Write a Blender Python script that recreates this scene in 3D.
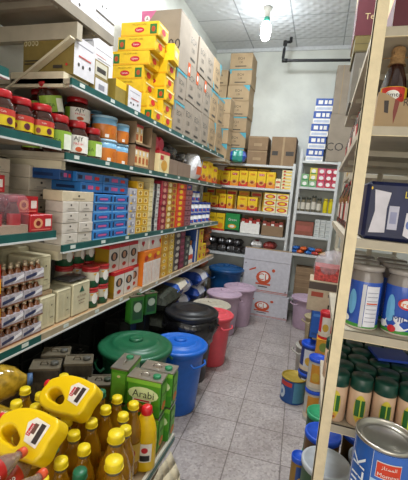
import bpy, bmesh, math, random
from mathutils import Vector, Matrix
random.seed(7)
for o in list(bpy.data.objects): bpy.data.objects.remove(o)
sc = bpy.context.scene
COL = sc.collection
PI = math.pi

# ------------------------------------------------------------------ camera
H = 1.6
F = 361.0
YAW, PITCH, ROLL = math.radians(17.16), math.radians(7.05), math.radians(4.98)
fw = Vector((-math.sin(YAW)*math.cos(PITCH), math.cos(YAW)*math.cos(PITCH), -math.sin(PITCH)))
r0 = Vector((math.cos(YAW), math.sin(YAW), 0)); u0 = r0.cross(fw)
cr, sr = math.cos(ROLL), math.sin(ROLL)
rt = cr*r0 + sr*u0; up = -sr*r0 + cr*u0
cd = bpy.data.cameras.new('camera'); cam = bpy.data.objects.new('camera', cd); COL.objects.link(cam)
M = Matrix((rt, up, -fw)).transposed().to_4x4(); M.translation = Vector((0, 0, H))
cam.matrix_world = M
cd.sensor_fit = 'HORIZONTAL'; cd.sensor_width = 36; cd.lens = F*36/408; cd.clip_start = 0.02
sc.camera = cam

# ------------------------------------------------------------------ world, lights, exposure
w = bpy.data.worlds.new('world'); sc.world = w; w.use_nodes = True
bg = w.node_tree.nodes['Background']; bg.inputs[0].default_value = (1.0, 0.93, 0.84, 1); bg.inputs[1].default_value = 0.16
def area(name, loc, target, sx, sy, power, color):
    l = bpy.data.lights.new(name, 'AREA'); l.shape = 'RECTANGLE'; l.size = sx; l.size_y = sy; l.energy = power; l.color = color
    o = bpy.data.objects.new(name, l); COL.objects.link(o); o.location = loc
    o.rotation_euler = (Vector(target)-Vector(loc)).to_track_quat('-Z', 'Y').to_euler(); return o
area('shopfront_daylight', (0.0, -2.2, 1.7), (-0.3, 3.0, 0.9), 2.4, 2.2, 62, (1.0, 0.93, 0.84))
area('aisle_fill_light', (-0.5, 1.6, 3.7), (-0.5, 1.7, 0), 0.35, 0.7, 52, (0.97, 0.98, 1.0))  # added overhead fill for the near aisle, no known fixture
area('rear_fill_light', (-0.75, 3.3, 3.7), (-0.6, 3.5, 0), 0.3, 0.4, 44, (0.9, 0.96, 1.0))  # added fill to brighten the far floor and wall, no fixture there
sc.view_settings.view_transform = 'Standard'; sc.view_settings.look = 'None'
sc.view_settings.exposure = 0.08; sc.view_settings.gamma = 1; sc.view_settings.use_curve_mapping = False

# ------------------------------------------------------------------ materials
def lin(h):
    h = h.lstrip('#'); c = [int(h[i:i+2], 16)/255 for i in (0, 2, 4)]
    return tuple((x/12.92 if x <= .04045 else ((x+.055)/1.055)**2.4) for x in c)
MATS = {}
def mat(name, hexc, rough=.55, metal=0, var=.12, scale=30, bump=0, trans=0, emit=0, coat=0, alpha=1, bscale=None, stretch=None):
    if name in MATS: return MATS[name]
    m = bpy.data.materials.new(name); m.use_nodes = True; nt = m.node_tree; b = nt.nodes['Principled BSDF']
    c = lin(hexc)
    b.inputs['Roughness'].default_value = rough; b.inputs['Metallic'].default_value = metal
    tc = nt.nodes.new('ShaderNodeTexCoord'); mp = nt.nodes.new('ShaderNodeMapping'); nt.links.new(tc.outputs['Object'], mp.inputs[0])
    if stretch: mp.inputs['Scale'].default_value = stretch
    n = nt.nodes.new('ShaderNodeTexNoise'); n.inputs['Scale'].default_value = scale; n.inputs['Detail'].default_value = 4
    nt.links.new(mp.outputs[0], n.inputs['Vector'])
    r = nt.nodes.new('ShaderNodeValToRGB'); r.color_ramp.elements[0].position = .3; r.color_ramp.elements[1].position = .7
    r.color_ramp.elements[0].color = tuple(x*(1-var) for x in c)+(1,); r.color_ramp.elements[1].color = tuple(min(1, x*(1+var)) for x in c)+(1,)
    nt.links.new(n.outputs[0], r.inputs[0]); nt.links.new(r.outputs[0], b.inputs['Base Color'])
    if bump:
        n2 = nt.nodes.new('ShaderNodeTexNoise'); n2.inputs['Scale'].default_value = bscale or scale*2; n2.inputs['Detail'].default_value = 5
        nt.links.new(mp.outputs[0], n2.inputs['Vector'])
        bp = nt.nodes.new('ShaderNodeBump'); bp.inputs['Strength'].default_value = bump; bp.inputs['Distance'].default_value = .02
        nt.links.new(n2.outputs[0], bp.inputs['Height']); nt.links.new(bp.outputs[0], b.inputs['Normal'])
    if trans: b.inputs['Transmission Weight'].default_value = trans; b.inputs['IOR'].default_value = 1.3
    if coat: b.inputs['Coat Weight'].default_value = coat; b.inputs['Coat Roughness'].default_value = .08
    if alpha < 1: b.inputs['Alpha'].default_value = alpha
    if emit: b.inputs['Emission Color'].default_value = c+(1,); b.inputs['Emission Strength'].default_value = emit
    MATS[name] = m; return m
def mx(h, **k):   # a printed colour
    return mat('print_'+h.lstrip('#')+''.join('%s%s' % i for i in sorted(k.items())), h, **{**dict(rough=.45, var=.08), **k})

def floor_mat():
    m = bpy.data.materials.new('terrazzo_tiles'); m.use_nodes = True; nt = m.node_tree; b = nt.nodes['Principled BSDF']; L = nt.links.new
    tc = nt.nodes.new('ShaderNodeTexCoord'); mp = nt.nodes.new('ShaderNodeMapping'); L(tc.outputs['Object'], mp.inputs[0])
    mp.inputs['Location'].default_value = (.262*1.0+.0, -.2, 0); mp.inputs['Rotation'].default_value = (0, 0, math.radians(-2.8)); 
    br = nt.nodes.new('ShaderNodeTexBrick'); br.offset = 0; br.inputs['Scale'].default_value = 1; br.inputs['Brick Width'].default_value = .325; br.inputs['Row Height'].default_value = .32
    br.inputs['Mortar Size'].default_value = .0042; br.inputs['Mortar Smooth'].default_value = .3; br.inputs['Color1'].default_value = (1, 1, 1, 1); br.inputs['Color2'].default_value = (.93, .92, .93, 1); br.inputs['Mortar'].default_value = (.45, .42, .41, 1)
    L(mp.outputs[0], br.inputs['Vector'])
    v = nt.nodes.new('ShaderNodeTexVoronoi'); v.inputs['Scale'].default_value = 75; L(tc.outputs['Object'], v.inputs['Vector'])
    r = nt.nodes.new('ShaderNodeValToRGB'); e = r.color_ramp.elements
    e[0].color = lin('#8e8784')+(1,); e[0].position = 0; e[1].color = lin('#c2bbb6')+(1,); e[1].position = 1
    x = e.new(.35); x.color = lin('#a7a09d')+(1,); x = e.new(.7); x.color = lin('#b4ada9')+(1,)
    L(v.outputs['Color'], r.inputs[0])
    n = nt.nodes.new('ShaderNodeTexNoise'); n.inputs['Scale'].default_value = 3.5; n.inputs['Detail'].default_value = 6; L(tc.outputs['Object'], n.inputs['Vector'])
    r2 = nt.nodes.new('ShaderNodeValToRGB'); r2.color_ramp.elements[0].color = (.80, .77, .76, 1); r2.color_ramp.elements[1].color = (1.04, 1.03, 1.04, 1); r2.color_ramp.elements[0].position = .3; r2.color_ramp.elements[1].position = .65
    L(n.outputs[0], r2.inputs[0])
    a = nt.nodes.new('ShaderNodeMixRGB'); a.blend_type = 'MULTIPLY'; a.inputs[0].default_value = 1; L(r.outputs[0], a.inputs[1]); L(br.outputs['Color'], a.inputs[2])
    c = nt.nodes.new('ShaderNodeMixRGB'); c.blend_type = 'MULTIPLY'; c.inputs[0].default_value = 1; L(a.outputs[0], c.inputs[1]); L(r2.outputs[0], c.inputs[2])
    L(c.outputs[0], b.inputs['Base Color']); b.inputs['Roughness'].default_value = .38
    return m
def ceil_mat():
    m = bpy.data.materials.new('embossed_ceiling_tiles'); m.use_nodes = True; nt = m.node_tree; b = nt.nodes['Principled BSDF']; L = nt.links.new
    tc = nt.nodes.new('ShaderNodeTexCoord'); mp = nt.nodes.new('ShaderNodeMapping'); L(tc.outputs['Object'], mp.inputs[0]); mp.inputs['Location'].default_value = (1.175, -.28, 0)
    br = nt.nodes.new('ShaderNodeTexBrick'); br.offset = 0; br.inputs['Scale'].default_value = 1; br.inputs['Brick Width'].default_value = .61; br.inputs['Row Height'].default_value = .61
    br.inputs['Mortar Size'].default_value = .008; br.inputs['Mortar Smooth'].default_value = .2; br.inputs['Color1'].default_value = lin('#d9dcdf')+(1,); br.inputs['Color2'].default_value = lin('#d2d6da')+(1,); br.inputs['Mortar'].default_value = lin('#9a9fa4')+(1,)
    L(mp.outputs[0], br.inputs['Vector']); L(br.outputs['Color'], b.inputs['Base Color'])
    mp2 = nt.nodes.new('ShaderNodeMapping'); L(tc.outputs['Object'], mp2.inputs[0]); mp2.inputs['Rotation'].default_value = (0, 0, PI/4)
    wv = []
    for d in ('X', 'Y'):
        q = nt.nodes.new('ShaderNodeTexWave'); q.bands_direction = d; q.inputs['Scale'].default_value = 3.4; q.inputs['Distortion'].default_value = .3; L(mp2.outputs[0], q.inputs['Vector']); wv.append(q)
    ad = nt.nodes.new('ShaderNodeMath'); ad.operation = 'MULTIPLY'; L(wv[0].outputs['Fac'], ad.inputs[0]); L(wv[1].outputs['Fac'], ad.inputs[1])
    bp = nt.nodes.new('ShaderNodeBump'); bp.inputs['Strength'].default_value = .35; bp.inputs['Distance'].default_value = .02; L(ad.outputs[0], bp.inputs['Height']); L(bp.outputs[0], b.inputs['Normal'])
    b.inputs['Roughness'].default_value = .32
    return m

WALL = mat('painted_plaster', '#d8dbd4', .8, var=.09, scale=3.5, bump=.35, bscale=9)
CARD = mat('kraft_cardboard', '#a8906f', .8, var=.09, scale=9)
CARDG = mat('greyish_cardboard', '#968a7b', .8, var=.09, scale=9)
CARDD = mat('brown_cardboard', '#8d7458', .8, var=.1, scale=9)
SHELF = mat('cream_painted_steel', '#d8cfb4', .45, var=.10, scale=14, bump=.05)
SHELFW = mat('white_shelf_steel', '#cdd0cf', .45, var=.08, scale=12)
SHELFG = mat('grey_shelf_steel', '#b5ac98', .5, var=.12, scale=10)
SHELFD = mat('shaded_grey_shelf', '#8b8272', .55, var=.15, scale=9)  # darker copy of the shelf steel, underside shade put into the colour
POST = mat('cream_post_paint', '#ecdcb6', .55, var=.07, scale=25, bump=.15)
TEAL = mat('teal_price_rail', '#175450', .35, var=.15, scale=20)
SILV = mat('bare_tin', '#b9b6ac', .28, metal=.9, var=.1, scale=20)
WHITE = mx('#eceae4'); BLACK = mx('#1b1a1a'); RED = mx('#c4202b'); YEL = mx('#efc51a'); BLUE = mx('#1e50a8')

# ------------------------------------------------------------------ mesh building
class MB:
    def __init__(s): s.v = []; s.f = []; s.mi = []; s.sm = []; s.mats = []
    def k(s, m):
        if m not in s.mats: s.mats.append(m)
        return s.mats.index(m)
    def face(s, pts, m, smooth=False):
        b = len(s.v); s.v += [tuple(p) for p in pts]; s.f.append(list(range(b, b+len(pts)))); s.mi.append(s.k(m)); s.sm.append(smooth)
    def box(s, x0, y0, z0, x1, y1, z1, m, mt=None, T=None, ch=0):
        if x1 < x0: x0, x1 = x1, x0
        if y1 < y0: y0, y1 = y1, y0
        b = len(s.v); P = [(x0, y0, z0), (x1, y0, z0), (x1, y1, z0), (x0, y1, z0), (x0, y0, z1), (x1, y0, z1), (x1, y1, z1), (x0, y1, z1)]
        if T: P = [tuple(T @ Vector(p)) for p in P]
        s.v += P
        for i, q in enumerate(((0, 3, 2, 1), (4, 5, 6, 7), (0, 1, 5, 4), (1, 2, 6, 5), (2, 3, 7, 6), (3, 0, 4, 7))):
            s.f.append([b+j for j in q]); s.mi.append(s.k(mt if (mt and i == 1) else m)); s.sm.append(False)
        return s
    def beam(s, a, b2, wdt, hgt, m, upv=(0, 0, 1)):
        a, b2 = Vector(a), Vector(b2); d = (b2-a); L_ = d.length; d.normalize(); sd = d.cross(Vector(upv)).normalized(); u = sd.cross(d)
        T = Matrix((d, sd, u)).transposed().to_4x4(); T.translation = a
        return s.box(0, -wdt/2, -hgt/2, L_, wdt/2, hgt/2, m, T=T)
    def lathe(s, prof, ms, n=20, c=(0, 0, 0), cap0=True, cap1=True, warp=None, T=None, sy=1):
        # prof: (r, z) ; ms: one material or a list, one for each segment
        b = len(s.v)
        for (r, z) in prof:
            for i in range(n):
                a = 2*PI*i/n; rr, zz = (r, z) if not warp else warp(r, z, a)
                p = Vector((c[0]+rr*math.cos(a), c[1]+rr*math.sin(a)*sy, c[2]+zz)); 
                if T: p = T @ p
                s.v.append(tuple(p))
        for j in range(len(prof)-1):
            m = ms[j] if isinstance(ms, (list, tuple)) else ms
            for i in range(n):
                s.f.append([b+j*n+i, b+j*n+(i+1) % n, b+(j+1)*n+(i+1) % n, b+(j+1)*n+i]); s.mi.append(s.k(m)); s.sm.append(True)
        m0 = ms[0] if isinstance(ms, (list, tuple)) else ms; m1 = ms[-1] if isinstance(ms, (list, tuple)) else ms
        if cap0 and prof[0][0] > 1e-4: s.f.append([b+i for i in range(n)][::-1]); s.mi.append(s.k(m0)); s.sm.append(False)
        if cap1 and prof[-1][0] > 1e-4: s.f.append([b+(len(prof)-1)*n+i for i in range(n)]); s.mi.append(s.k(m1)); s.sm.append(False)
        return s
    def patch(s, r, z0, z1, a0, a1, m, n=8, off=.0006, c=(0, 0), ell=False):
        # a label curved round a cylinder; angles in degrees, -90 faces the front
        if ell:
            am = math.radians((a0+a1)/2); ha = math.radians((a1-a0)/2); zc = (z0+z1)/2; hz = (z1-z0)/2; R = r+off; pts = []
            for i in range(20):
                t = 2*PI*i/20; a = am+ha*math.cos(t); pts.append((c[0]+R*math.cos(a), c[1]+R*math.sin(a), zc+hz*math.sin(t)))
            ctr = (c[0]+(R+.001)*math.cos(am), c[1]+(R+.001)*math.sin(am), zc)
            for i in range(20): s.face([ctr, pts[i], pts[(i+1) % 20]], m)
            return s
        for i in range(n):
            p = math.radians(a0+(a1-a0)*i/n); q = math.radians(a0+(a1-a0)*(i+1)/n); R = r+off
            s.face([(c[0]+R*math.cos(p), c[1]+R*math.sin(p), z0), (c[0]+R*math.cos(q), c[1]+R*math.sin(q), z0), (c[0]+R*math.cos(q), c[1]+R*math.sin(q), z1), (c[0]+R*math.cos(p), c[1]+R*math.sin(p), z1)], m, True)
        return s
    def wraptext(s, st, r, zc, size, m, a=-90, off=.0014, vert=False, c=(0, 0)):
        V, Fc, W, Hh = text(st)
        b = len(s.v)
        for x, y in V:
            x, y = (x-W/2)*size, (y-Hh/2)*size
            if vert: x, y = -y, x
            t = math.radians(a)+x/r; s.v.append((c[0]+(r+off)*math.cos(t), c[1]+(r+off)*math.sin(t), zc+y))
        for q in Fc: s.f.append([b+i for i in q]); s.mi.append(s.k(m)); s.sm.append(False)
        return s
    def tube(s, pts, rad, m, n=7, closed=False):
        pts = [Vector(p) for p in pts]; b = len(s.v); N = len(pts); prev = Vector((0, 0, 1))
        for i, p in enumerate(pts):
            d = (pts[(i+1) % N]-pts[i-1]) if (closed or 0 < i < N-1) else (pts[1]-pts[0] if i == 0 else pts[-1]-pts[-2])
            d.normalize(); q = prev if abs(d.dot(prev)) < .95 else Vector((1, 0, 0)); x = d.cross(q).normalized(); y = x.cross(d).normalized()
            rr = rad[i] if isinstance(rad, (list, tuple)) else rad
            for j in range(n):
                t = 2*PI*j/n; s.v.append(tuple(p+x*rr*math.cos(t)+y*rr*math.sin(t)))
        for i in range(N if closed else N-1):
            for j in range(n):
                k = (i+1) % N; s.f.append([b+i*n+j, b+i*n+(j+1) % n, b+k*n+(j+1) % n, b+k*n+j]); s.mi.append(s.k(m)); s.sm.append(True)
        if not closed:
            s.f.append([b+j for j in range(n)][::-1]); s.mi.append(s.k(m)); s.sm.append(False)
            s.f.append([b+(N-1)*n+j for j in range(n)]); s.mi.append(s.k(m)); s.sm.append(False)
        return s
    def mesh(s, name='mesh', bevel=0):
        me = bpy.data.meshes.new(name); me.from_pydata(s.v, [], s.f); me.validate(clean_customdata=False)
        for m in s.mats: me.materials.append(m)
        if len(me.polygons) == len(s.f):
            me.polygons.foreach_set('material_index', s.mi); me.polygons.foreach_set('use_smooth', s.sm)
        me.update(); return me
TXT = {}
def text(st):
    if st in TXT: return TXT[st]
    cu = bpy.data.curves.new('lettering', 'FONT'); cu.body = st; cu.resolution_u = 2
    o = bpy.data.objects.new('lettering', cu); me = o.to_mesh()
    V = [(v.co.x, v.co.y) for v in me.vertices]; Fc = [list(p.vertices) for p in me.polygons]; o.to_mesh_clear()
    bpy.data.objects.remove(o); bpy.data.curves.remove(cu)
    if not V: V = [(0, 0), (1, 0), (1, 1)]; Fc = [[0, 1, 2]]
    x0 = min(v[0] for v in V); y0 = min(v[1] for v in V); hh = max(v[1] for v in V)-y0 or 1
    V = [((x-x0)/hh, (y-y0)/hh) for x, y in V]; W = max(v[0] for v in V)
    TXT[st] = (V, Fc, W, 1.0); return TXT[st]

def frames(sx, sy, sz):
    return {'F': (Vector((-sx/2, -sy/2, 0)), Vector((1, 0, 0)), Vector((0, 0, 1)), sx, sz), 'L': (Vector((-sx/2, sy/2, 0)), Vector((0, -1, 0)), Vector((0, 0, 1)), sy, sz),
            'R': (Vector((sx/2, -sy/2, 0)), Vector((0, 1, 0)), Vector((0, 0, 1)), sy, sz), 'T': (Vector((-sx/2, -sy/2, sz)), Vector((1, 0, 0)), Vector((0, 1, 0)), sx, sy)}
def decals(b, sx, sy, sz, dec, lift=.0006, T=None):
    fr = frames(sx, sy, sz)
    for i, d in enumerate(dec):
        kind, faces = d[0], d[1]
        for fc in faces:
            O, U, V, W, Hh = fr[fc]; N = U.cross(V); off = N*(lift*(1+i*.6))
            P = lambda u, v: (O+U*(u*W)+V*(v*Hh)+off)
            if kind == 'r':
                _, _, u0_, v0_, u1_, v1_, m = d; pts = [P(u0_, v0_), P(u1_, v0_), P(u1_, v1_), P(u0_, v1_)]
            elif kind == 'p':
                m = d[3]; pts = [P(*q) for q in d[2]]
            elif kind == 'e':
                _, _, u, v, ru, rv, m = d; pts = [P(u+ru*math.cos(2*PI*t/14), v+rv*math.sin(2*PI*t/14)) for t in range(14)]
            elif kind == 't':
                _, _, u, v, size, st, m = d[:7]; V2, Fc, Wt, Ht = text(st); hs = size*Hh
                if Wt*hs > .95*W: hs = .95*W/Wt
                base = len(b.v)
                for x, y in V2:
                    q = O+U*(u*W+(x-Wt/2)*hs)+V*(v*Hh+(y-.5)*hs)+off; b.v.append(tuple(T @ q if T else q))
                for q in Fc: b.f.append([base+j for j in q]); b.mi.append(b.k(m)); b.sm.append(False)
                continue
            b.face([T @ p for p in pts] if T else pts, m)
    return b
BX = {}
def boxmesh(key, sx, sy, sz, m, dec=(), mt=None, ch=.002):
    k = (key, round(sx, 3), round(sy, 3), round(sz, 3))
    if k in BX: return BX[k]
    bm = bmesh.new(); bmesh.ops.create_cube(bm, size=1)
    for v in bm.verts: v.co = Vector((v.co.x*sx, v.co.y*sy, (v.co.z+.5)*sz))
    bmesh.ops.bevel(bm, geom=list(bm.edges), offset=min(ch, sz*.2), segments=1, affect='EDGES')
    b = MB(); bm.verts.ensure_lookup_table()
    for f in bm.faces:
        b.face([v.co.copy() for v in f.verts], (mt if (mt and f.normal.z > .9) else m))
    bm.free(); decals(b, sx, sy, sz, dec)
    BX[k] = b.mesh(key); return BX[k]

# ------------------------------------------------------------------ objects
def tag(o, label=None, cat=None, group=None, kind=None):
    if label: o['label'] = label
    if cat: o['category'] = cat
    if group: o['group'] = group
    if kind: o['kind'] = kind
    return o
def obj(name, me, parent=None, loc=(0, 0, 0), rz=0, rot=None):
    if isinstance(me, MB): me = me.mesh(name)
    o = bpy.data.objects.new(name, me); COL.objects.link(o); o.location = loc; o.rotation_euler = rot or (0, 0, rz)
    if parent: o.parent = parent
    return o
def thing(name, label, cat, loc=(0, 0, 0), rz=0, group=None, rot=None):
    o = bpy.data.objects.new(name, None); COL.objects.link(o); o.empty_display_size = .05; o.location = loc; o.rotation_euler = rot or (0, 0, rz)
    return tag(o, label, cat, group)
def stamp(parts, name, label, cat, loc, rz=0, group=None, rot=None, scale=None):
    # parts: list of (part name, mesh, sub-parts); each instance gets its own objects, meshes are shared
    t = thing(name, label, cat, loc, rz, group, rot)
    if scale: t.scale = scale
    for q in parts:
        p = obj(q[0], q[1], t)
        for s_ in (q[2] if len(q) > 2 else ()): obj(s_[0], s_[1], p)
    return t
def single(name, me, label, cat, loc, rz=0, group=None, rot=None, scale=None):
    o = obj(name, me, None, loc, rz, rot)
    if scale: o.scale = scale
    return tag(o, label, cat, group)
def struct(name, b, label=None):
    o = obj(name, b); o['kind'] = 'structure'
    if label: o['label'] = label
    return o
ORD = ['first', 'second', 'third', 'fourth', 'fifth', 'sixth', 'seventh', 'eighth', 'ninth', 'tenth', 'eleventh', 'twelfth']
def lvl(i, n):
    if n == 1: return ''
    return 'bottom of stack' if i == 0 else ('top of stack' if i == n-1 else ORD[i]+' up')
R90 = PI/2
def colL(name, key, y0, y1, z, n, h, m, dec, desc, cat, group, where, x=-1.222, dep=.17, mt=None, jit=.003, skip=(), ntot=None):
    """one column of boxes on the left-hand shelves, their fronts to the aisle"""
    wd = (y1-y0)-.004
    for i in range(n):
        if i in skip: continue
        j = random.uniform(-jit, jit)
        me = boxmesh(key, wd, dep, h-.0015, m, dec, mt)
        single(name, me, ('%s, %s, %s' % (desc, lvl(i, n), where)).replace(', ,', ','), cat, (x-dep/2+j, (y0+y1)/2, z+i*h), R90, group)

# ------------------------------------------------------------------ the room
CZ = 3.76; XL = -1.73; XR = 1.35; YB = 5.45; YF = -2.6
fm = MB().box(XL, YF, -.06, XR, YB, 0, floor_mat()); struct('floor', fm)
struct('ceiling', MB().box(XL, YF, CZ, XR, YB, CZ+.06, ceil_mat()))
struct('wall_back', MB().box(XL-.1, YB, -.06, XR+.1, YB+.12, CZ+.06, WALL))
struct('wall_left', MB().box(XL-.12, YF, -.06, XL, YB, CZ+.06, WALL))
struct('wall_right', MB().box(XR, YF, -.06, XR+.12, YB, CZ+.06, WALL))
struct('trim_1', MB().box(XL, YB-.03, CZ-.045, XR, YB, CZ, mx('#d5d9dc')))

# water pipe on the back wall
PIPE = mat('black_pipe', '#17181b', .35, var=.2)
pb = MB(); zp = 3.47; yp_ = 5.12
pb.tube([(-.62, yp_, 3.705), (-.665, yp_, 3.705), (-.685, yp_, 3.69), (-.695, yp_, 3.62), (-.70, yp_, zp+.03), (-.68, yp_, zp), (-.60, yp_, zp), (.4, yp_, zp-.02), (1.34, yp_, zp-.02)], .019, PIPE, 8)
pb.tube([(-.692, yp_, 3.72), (-.692, yp_, 3.66)], .027, PIPE, 8).tube([(-.71, yp_, zp+.003), (-.64, yp_, zp)], .027, PIPE, 8).tube([(-.62, yp_, 3.70), (-.62, yp_, 3.76)], .02, PIPE, 8)
tag(obj('water_pipe', pb), 'black water pipe with an elbow running under the ceiling before the back wall', 'pipe')

# the bulb
bx, by = -.82, 4.33
lamp = thing('light_bulb', 'glowing white bulb hanging from the tiled ceiling', 'lamp', (bx, by, CZ))
obj('ceiling_rose', MB().lathe([(.055, 0), (.05, -.02), (.035, -.035), (.03, -.10), (.022, -.11)], mx('#c9c6bd'), 16), lamp)
obj('bulb_collar', MB().lathe([(.024, -.10), (.034, -.115), (.034, -.15), (.03, -.157)], mx('#2f8f77'), 16), lamp)
obj('bulb_glass', MB().lathe([(.03, -.155), (.048, -.18), (.056, -.225), (.056, -.28), (.047, -.32), (.025, -.35), (.0, -.357)], mat('bulb_glow', '#f4fbff', emit=60), 18), lamp)

# ------------------------------------------------------------------ left shelving
XE = -1.2; D0 = XL+.01
def board_left(name, y0, y1, z, label, rail=TEAL, x1=XE, t=.024, m=None):
    o = thing(name, label, 'shelf', (0, y0, z))
    b = MB().box(D0, 0, -t, x1-.012, y1-y0, 0, m or SHELFG)
    for i in range(3): b.box(D0+.02, .02, -t-.012, x1-.03, .035, -t, SHELFG) if i == 0 else b.box(D0+.05, (y1-y0)*i/3, -t-.012, x1-.03, (y1-y0)*i/3+.03, -t, SHELFG)
    obj('shelf_board', b, o)
    if rail:
        e = MB().box(x1-.012, 0, -t-.006, x1, y1-y0, .004, rail)
        if rail is not TEAL: e.box(x1-.0005, 0, -t-.005, x1+.0008, 1.02, .003, TEAL)
        e.box(x1-.014, 0, -t-.014, x1+.004, y1-y0, -t-.006, SHELFW)
        for i in range(int((y1-y0)/.28)):
            e.box(x1, .06+i*.28, -t+.004, x1+.0015, .10+i*.28, -.002, mx('#cfd8d2'))
        obj('price_rail', e, o, )
    return o
YA1, YB1 = 1.5, 4.42
board_left('wall_shelf', .35, 1.46, 1.79, 'near shelf with red-lidded jars and a teal rail', )
board_left('wall_shelf', .35, 1.45, 1.365, 'near shelf with red coffee packs and a teal rail')
board_left('wall_shelf', .35, 4.35, .865, 'lowest left shelf of bottles, tins and yellow boxes', rail=mat('beige_rail', '#a89a80', .5), m=mat('tan_liner', '#b5916a', .7, var=.1))
o = board_left('wall_shelf', 1.50, 4.42, 1.285, 'third left shelf carrying white and blue boxes')
obj('bracket_arm', MB().box(-1.60, .03, -.085, -1.25, .06, -.037, SHELF), o)
o = board_left('wall_shelf', 1.50, 4.42, 1.745, 'second left shelf with orange tubs and tea jars')
obj('bracket_arm', MB().box(-1.60, .03, -.080, -1.25, .06, -.037, SHELF), o)
o = board_left('wall_shelf', 1.52, 4.42, 2.10, 'top left shelf carrying yellow tea cartons')
obj('bracket_arm', MB().box(-1.57, .02, .001, -1.25, .20, .033, SHELF).box(-1.57, .0, -.04, -1.25, .02, .033, SHELF), o)
# the bracket shelf above the jars
o = thing('bracket_shelf', 'cream bracket shelf above the near jars, seen from below', 'shelf', (0, 0, 2.40))
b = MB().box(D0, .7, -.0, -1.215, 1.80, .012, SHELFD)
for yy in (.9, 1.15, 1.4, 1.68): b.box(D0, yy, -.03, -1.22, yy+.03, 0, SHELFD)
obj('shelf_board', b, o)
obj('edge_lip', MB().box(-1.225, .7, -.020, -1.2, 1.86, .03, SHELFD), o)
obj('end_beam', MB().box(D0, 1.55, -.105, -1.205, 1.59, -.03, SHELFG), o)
obj('strut', MB().beam((-1.215, 1.535, -.11), (-1.60, 1.535, -.35), .012, .040, SHELF, (0, 1, 0)), o)
for y in (1.40, 2.9, 4.38):
    o = obj('shelf_upright', MB().box(D0, y, .02, D0+.03, y+.04, 2.5 if y < 2 else 2.15, SHELFG), None)
    tag(o, 'cream slotted upright on the left wall, ' + {1.40: 'beside the near jars', 2.9: 'midway along the shelves', 4.38: 'at the far end of the shelves'}[y], 'upright')

# ------------------------------------------------------------------ back shelving
YS = 5.05
def back_unit(x0, x1, zs, ztop, which):
    o = thing('shelving_rack', which, 'shelving', (0, 0, 0))
    for z in zs:
        obj('shelf_board', MB().box(x0+.035, YS, z-.03, x1-.035, YB-.02, z, SHELFW), o)
    for x in (x0, x1-.035):
        for y in (YS-.01, YB-.06): obj('upright', MB().box(x, y, 0, x+.035, y+.035, ztop, SHELFW), o)
    return o
back_unit(-1.68, -.365, (.30, .80, 1.11, 1.44, 1.77, 2.085), 2.12, 'white steel rack of yellow boxes on the back wall, left of the two racks')
back_unit(-.325, .195, (.30, .92, 1.175, 1.50, 1.83, 2.17), 2.30, 'white steel rack with jars and pink boxes on the back wall, right of the two')

# ------------------------------------------------------------------ goods on the back racks
ye = mx('#e8c21c'); yo = mx('#e0871c'); yr = mx('#c93524'); cr = mx('#e9dfb4'); gr = mx('#1f8b45')
def soup(v):
    D = [('r', 'FLR', 0, 0, 1, .30, yo if v % 2 else yr), ('e', 'F', .5, .28, .36, .16, mx('#d8a04a')), ('e', 'F', .5, .28, .2, .09, mx('#8e3318')),
         ('r', 'F', .2, .72, .8, .86, RED if v % 3 == 0 else mx('#e8a10d')), ('t', 'F', .5, .79, .09, 'Maggi' if v % 2 else 'SOUP', mx('#7a1010') if v % 3 else WHITE)]
    return D
def bx_(name, key, x0, x1, z, h, m, dec, label, cat, group=None, y=YS+.03, dep=.16, mt=None, rz=0):
    return single(name, boxmesh(key, (x1-x0), dep, h, m, dec, mt), label, cat, ((x0+x1)/2, y+dep/2, z), rz, group)
PX = lambda p: -1.69+(p-202)*.01422
row1 = [(203, 211, .19, 0), (211.5, 222, .21, 1), (222.5, 232, .20, 2), (232.5, 241, .21, 3), (241.5, 250, .22, 4), (250.5, 259, .22, 5), (259.5, 268, .22, 6), (268.5, 277, .22, 1)]
for i, (a, b_, h, v) in enumerate(row1):
    bx_('soup_box', 'soup%d' % (v % 6), PX(a), PX(b_), 1.772, h, ye, soup(v), 'yellow soup box with a red base, %s from left on upper back shelf' % ORD[i], 'box', 'yellow soup boxes on the upper back shelf', dep=.14)
for i, (a, b_) in enumerate([(222, 233), (234, 245), (246, 257), (258, 269)]):
    bx_('soup_box', 'soupback', PX(a), PX(b_), 1.772, .27, mx('#d8ae1a'), [('r', 'F', 0, .8, 1, .9, yr)], 'taller yellow box, %s from left, behind the upper back row' % ORD[i], 'box', 'tall yellow boxes behind the upper back row', y=YS+.20, dep=.12)
bx_('tea_box', 'pinkwhite', PX(213), PX(225), 1.772, .285, mx('#e9d8cf'), [('r', 'F', 0, .3, 1, .6, mx('#d4608a'))], 'white and pink box behind the yellow soup boxes at left', 'box', y=YS+.20, dep=.12)
for i in range(6):
    bx_('stock_cube_box', 'creamflat', PX(283), PX(293), 1.772+i*.044, .042, cr, [('r', 'F', .1, .2, .9, .5, ye), ('e', 'F', .25, .5, .1, .3, yr)], 'flat cream stock cube box at right end of upper back shelf, %s' % lvl(i, 6), 'box', 'flat cream boxes on the upper back shelf')
for i in range(2):
    bx_('stock_cube_box', 'creamflat2', PX(277.5), PX(282.5), 1.772+i*.07, .068, cr, [('r', 'F', .1, .2, .9, .5, yr)], 'small cream box beside the flat cream stack, %s' % lvl(i, 2), 'box')
row2 = [(204, 212, .20, 0), (213, 222, .17, 3), (223, 230, .20, 1), (231, 237, .20, 2), (242, 252, .19, 4), (252.5, 262, .19, 5)]
for i, (a, b_, h, v) in enumerate(row2):
    bx_('soup_box', 'soupm%d' % (v % 6), PX(a), PX(b_), 1.442, h, ye, soup(v+1), 'yellow noodle soup box, %s from left on the middle back shelf' % ORD[i], 'box', 'yellow boxes on the middle back shelf')
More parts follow.
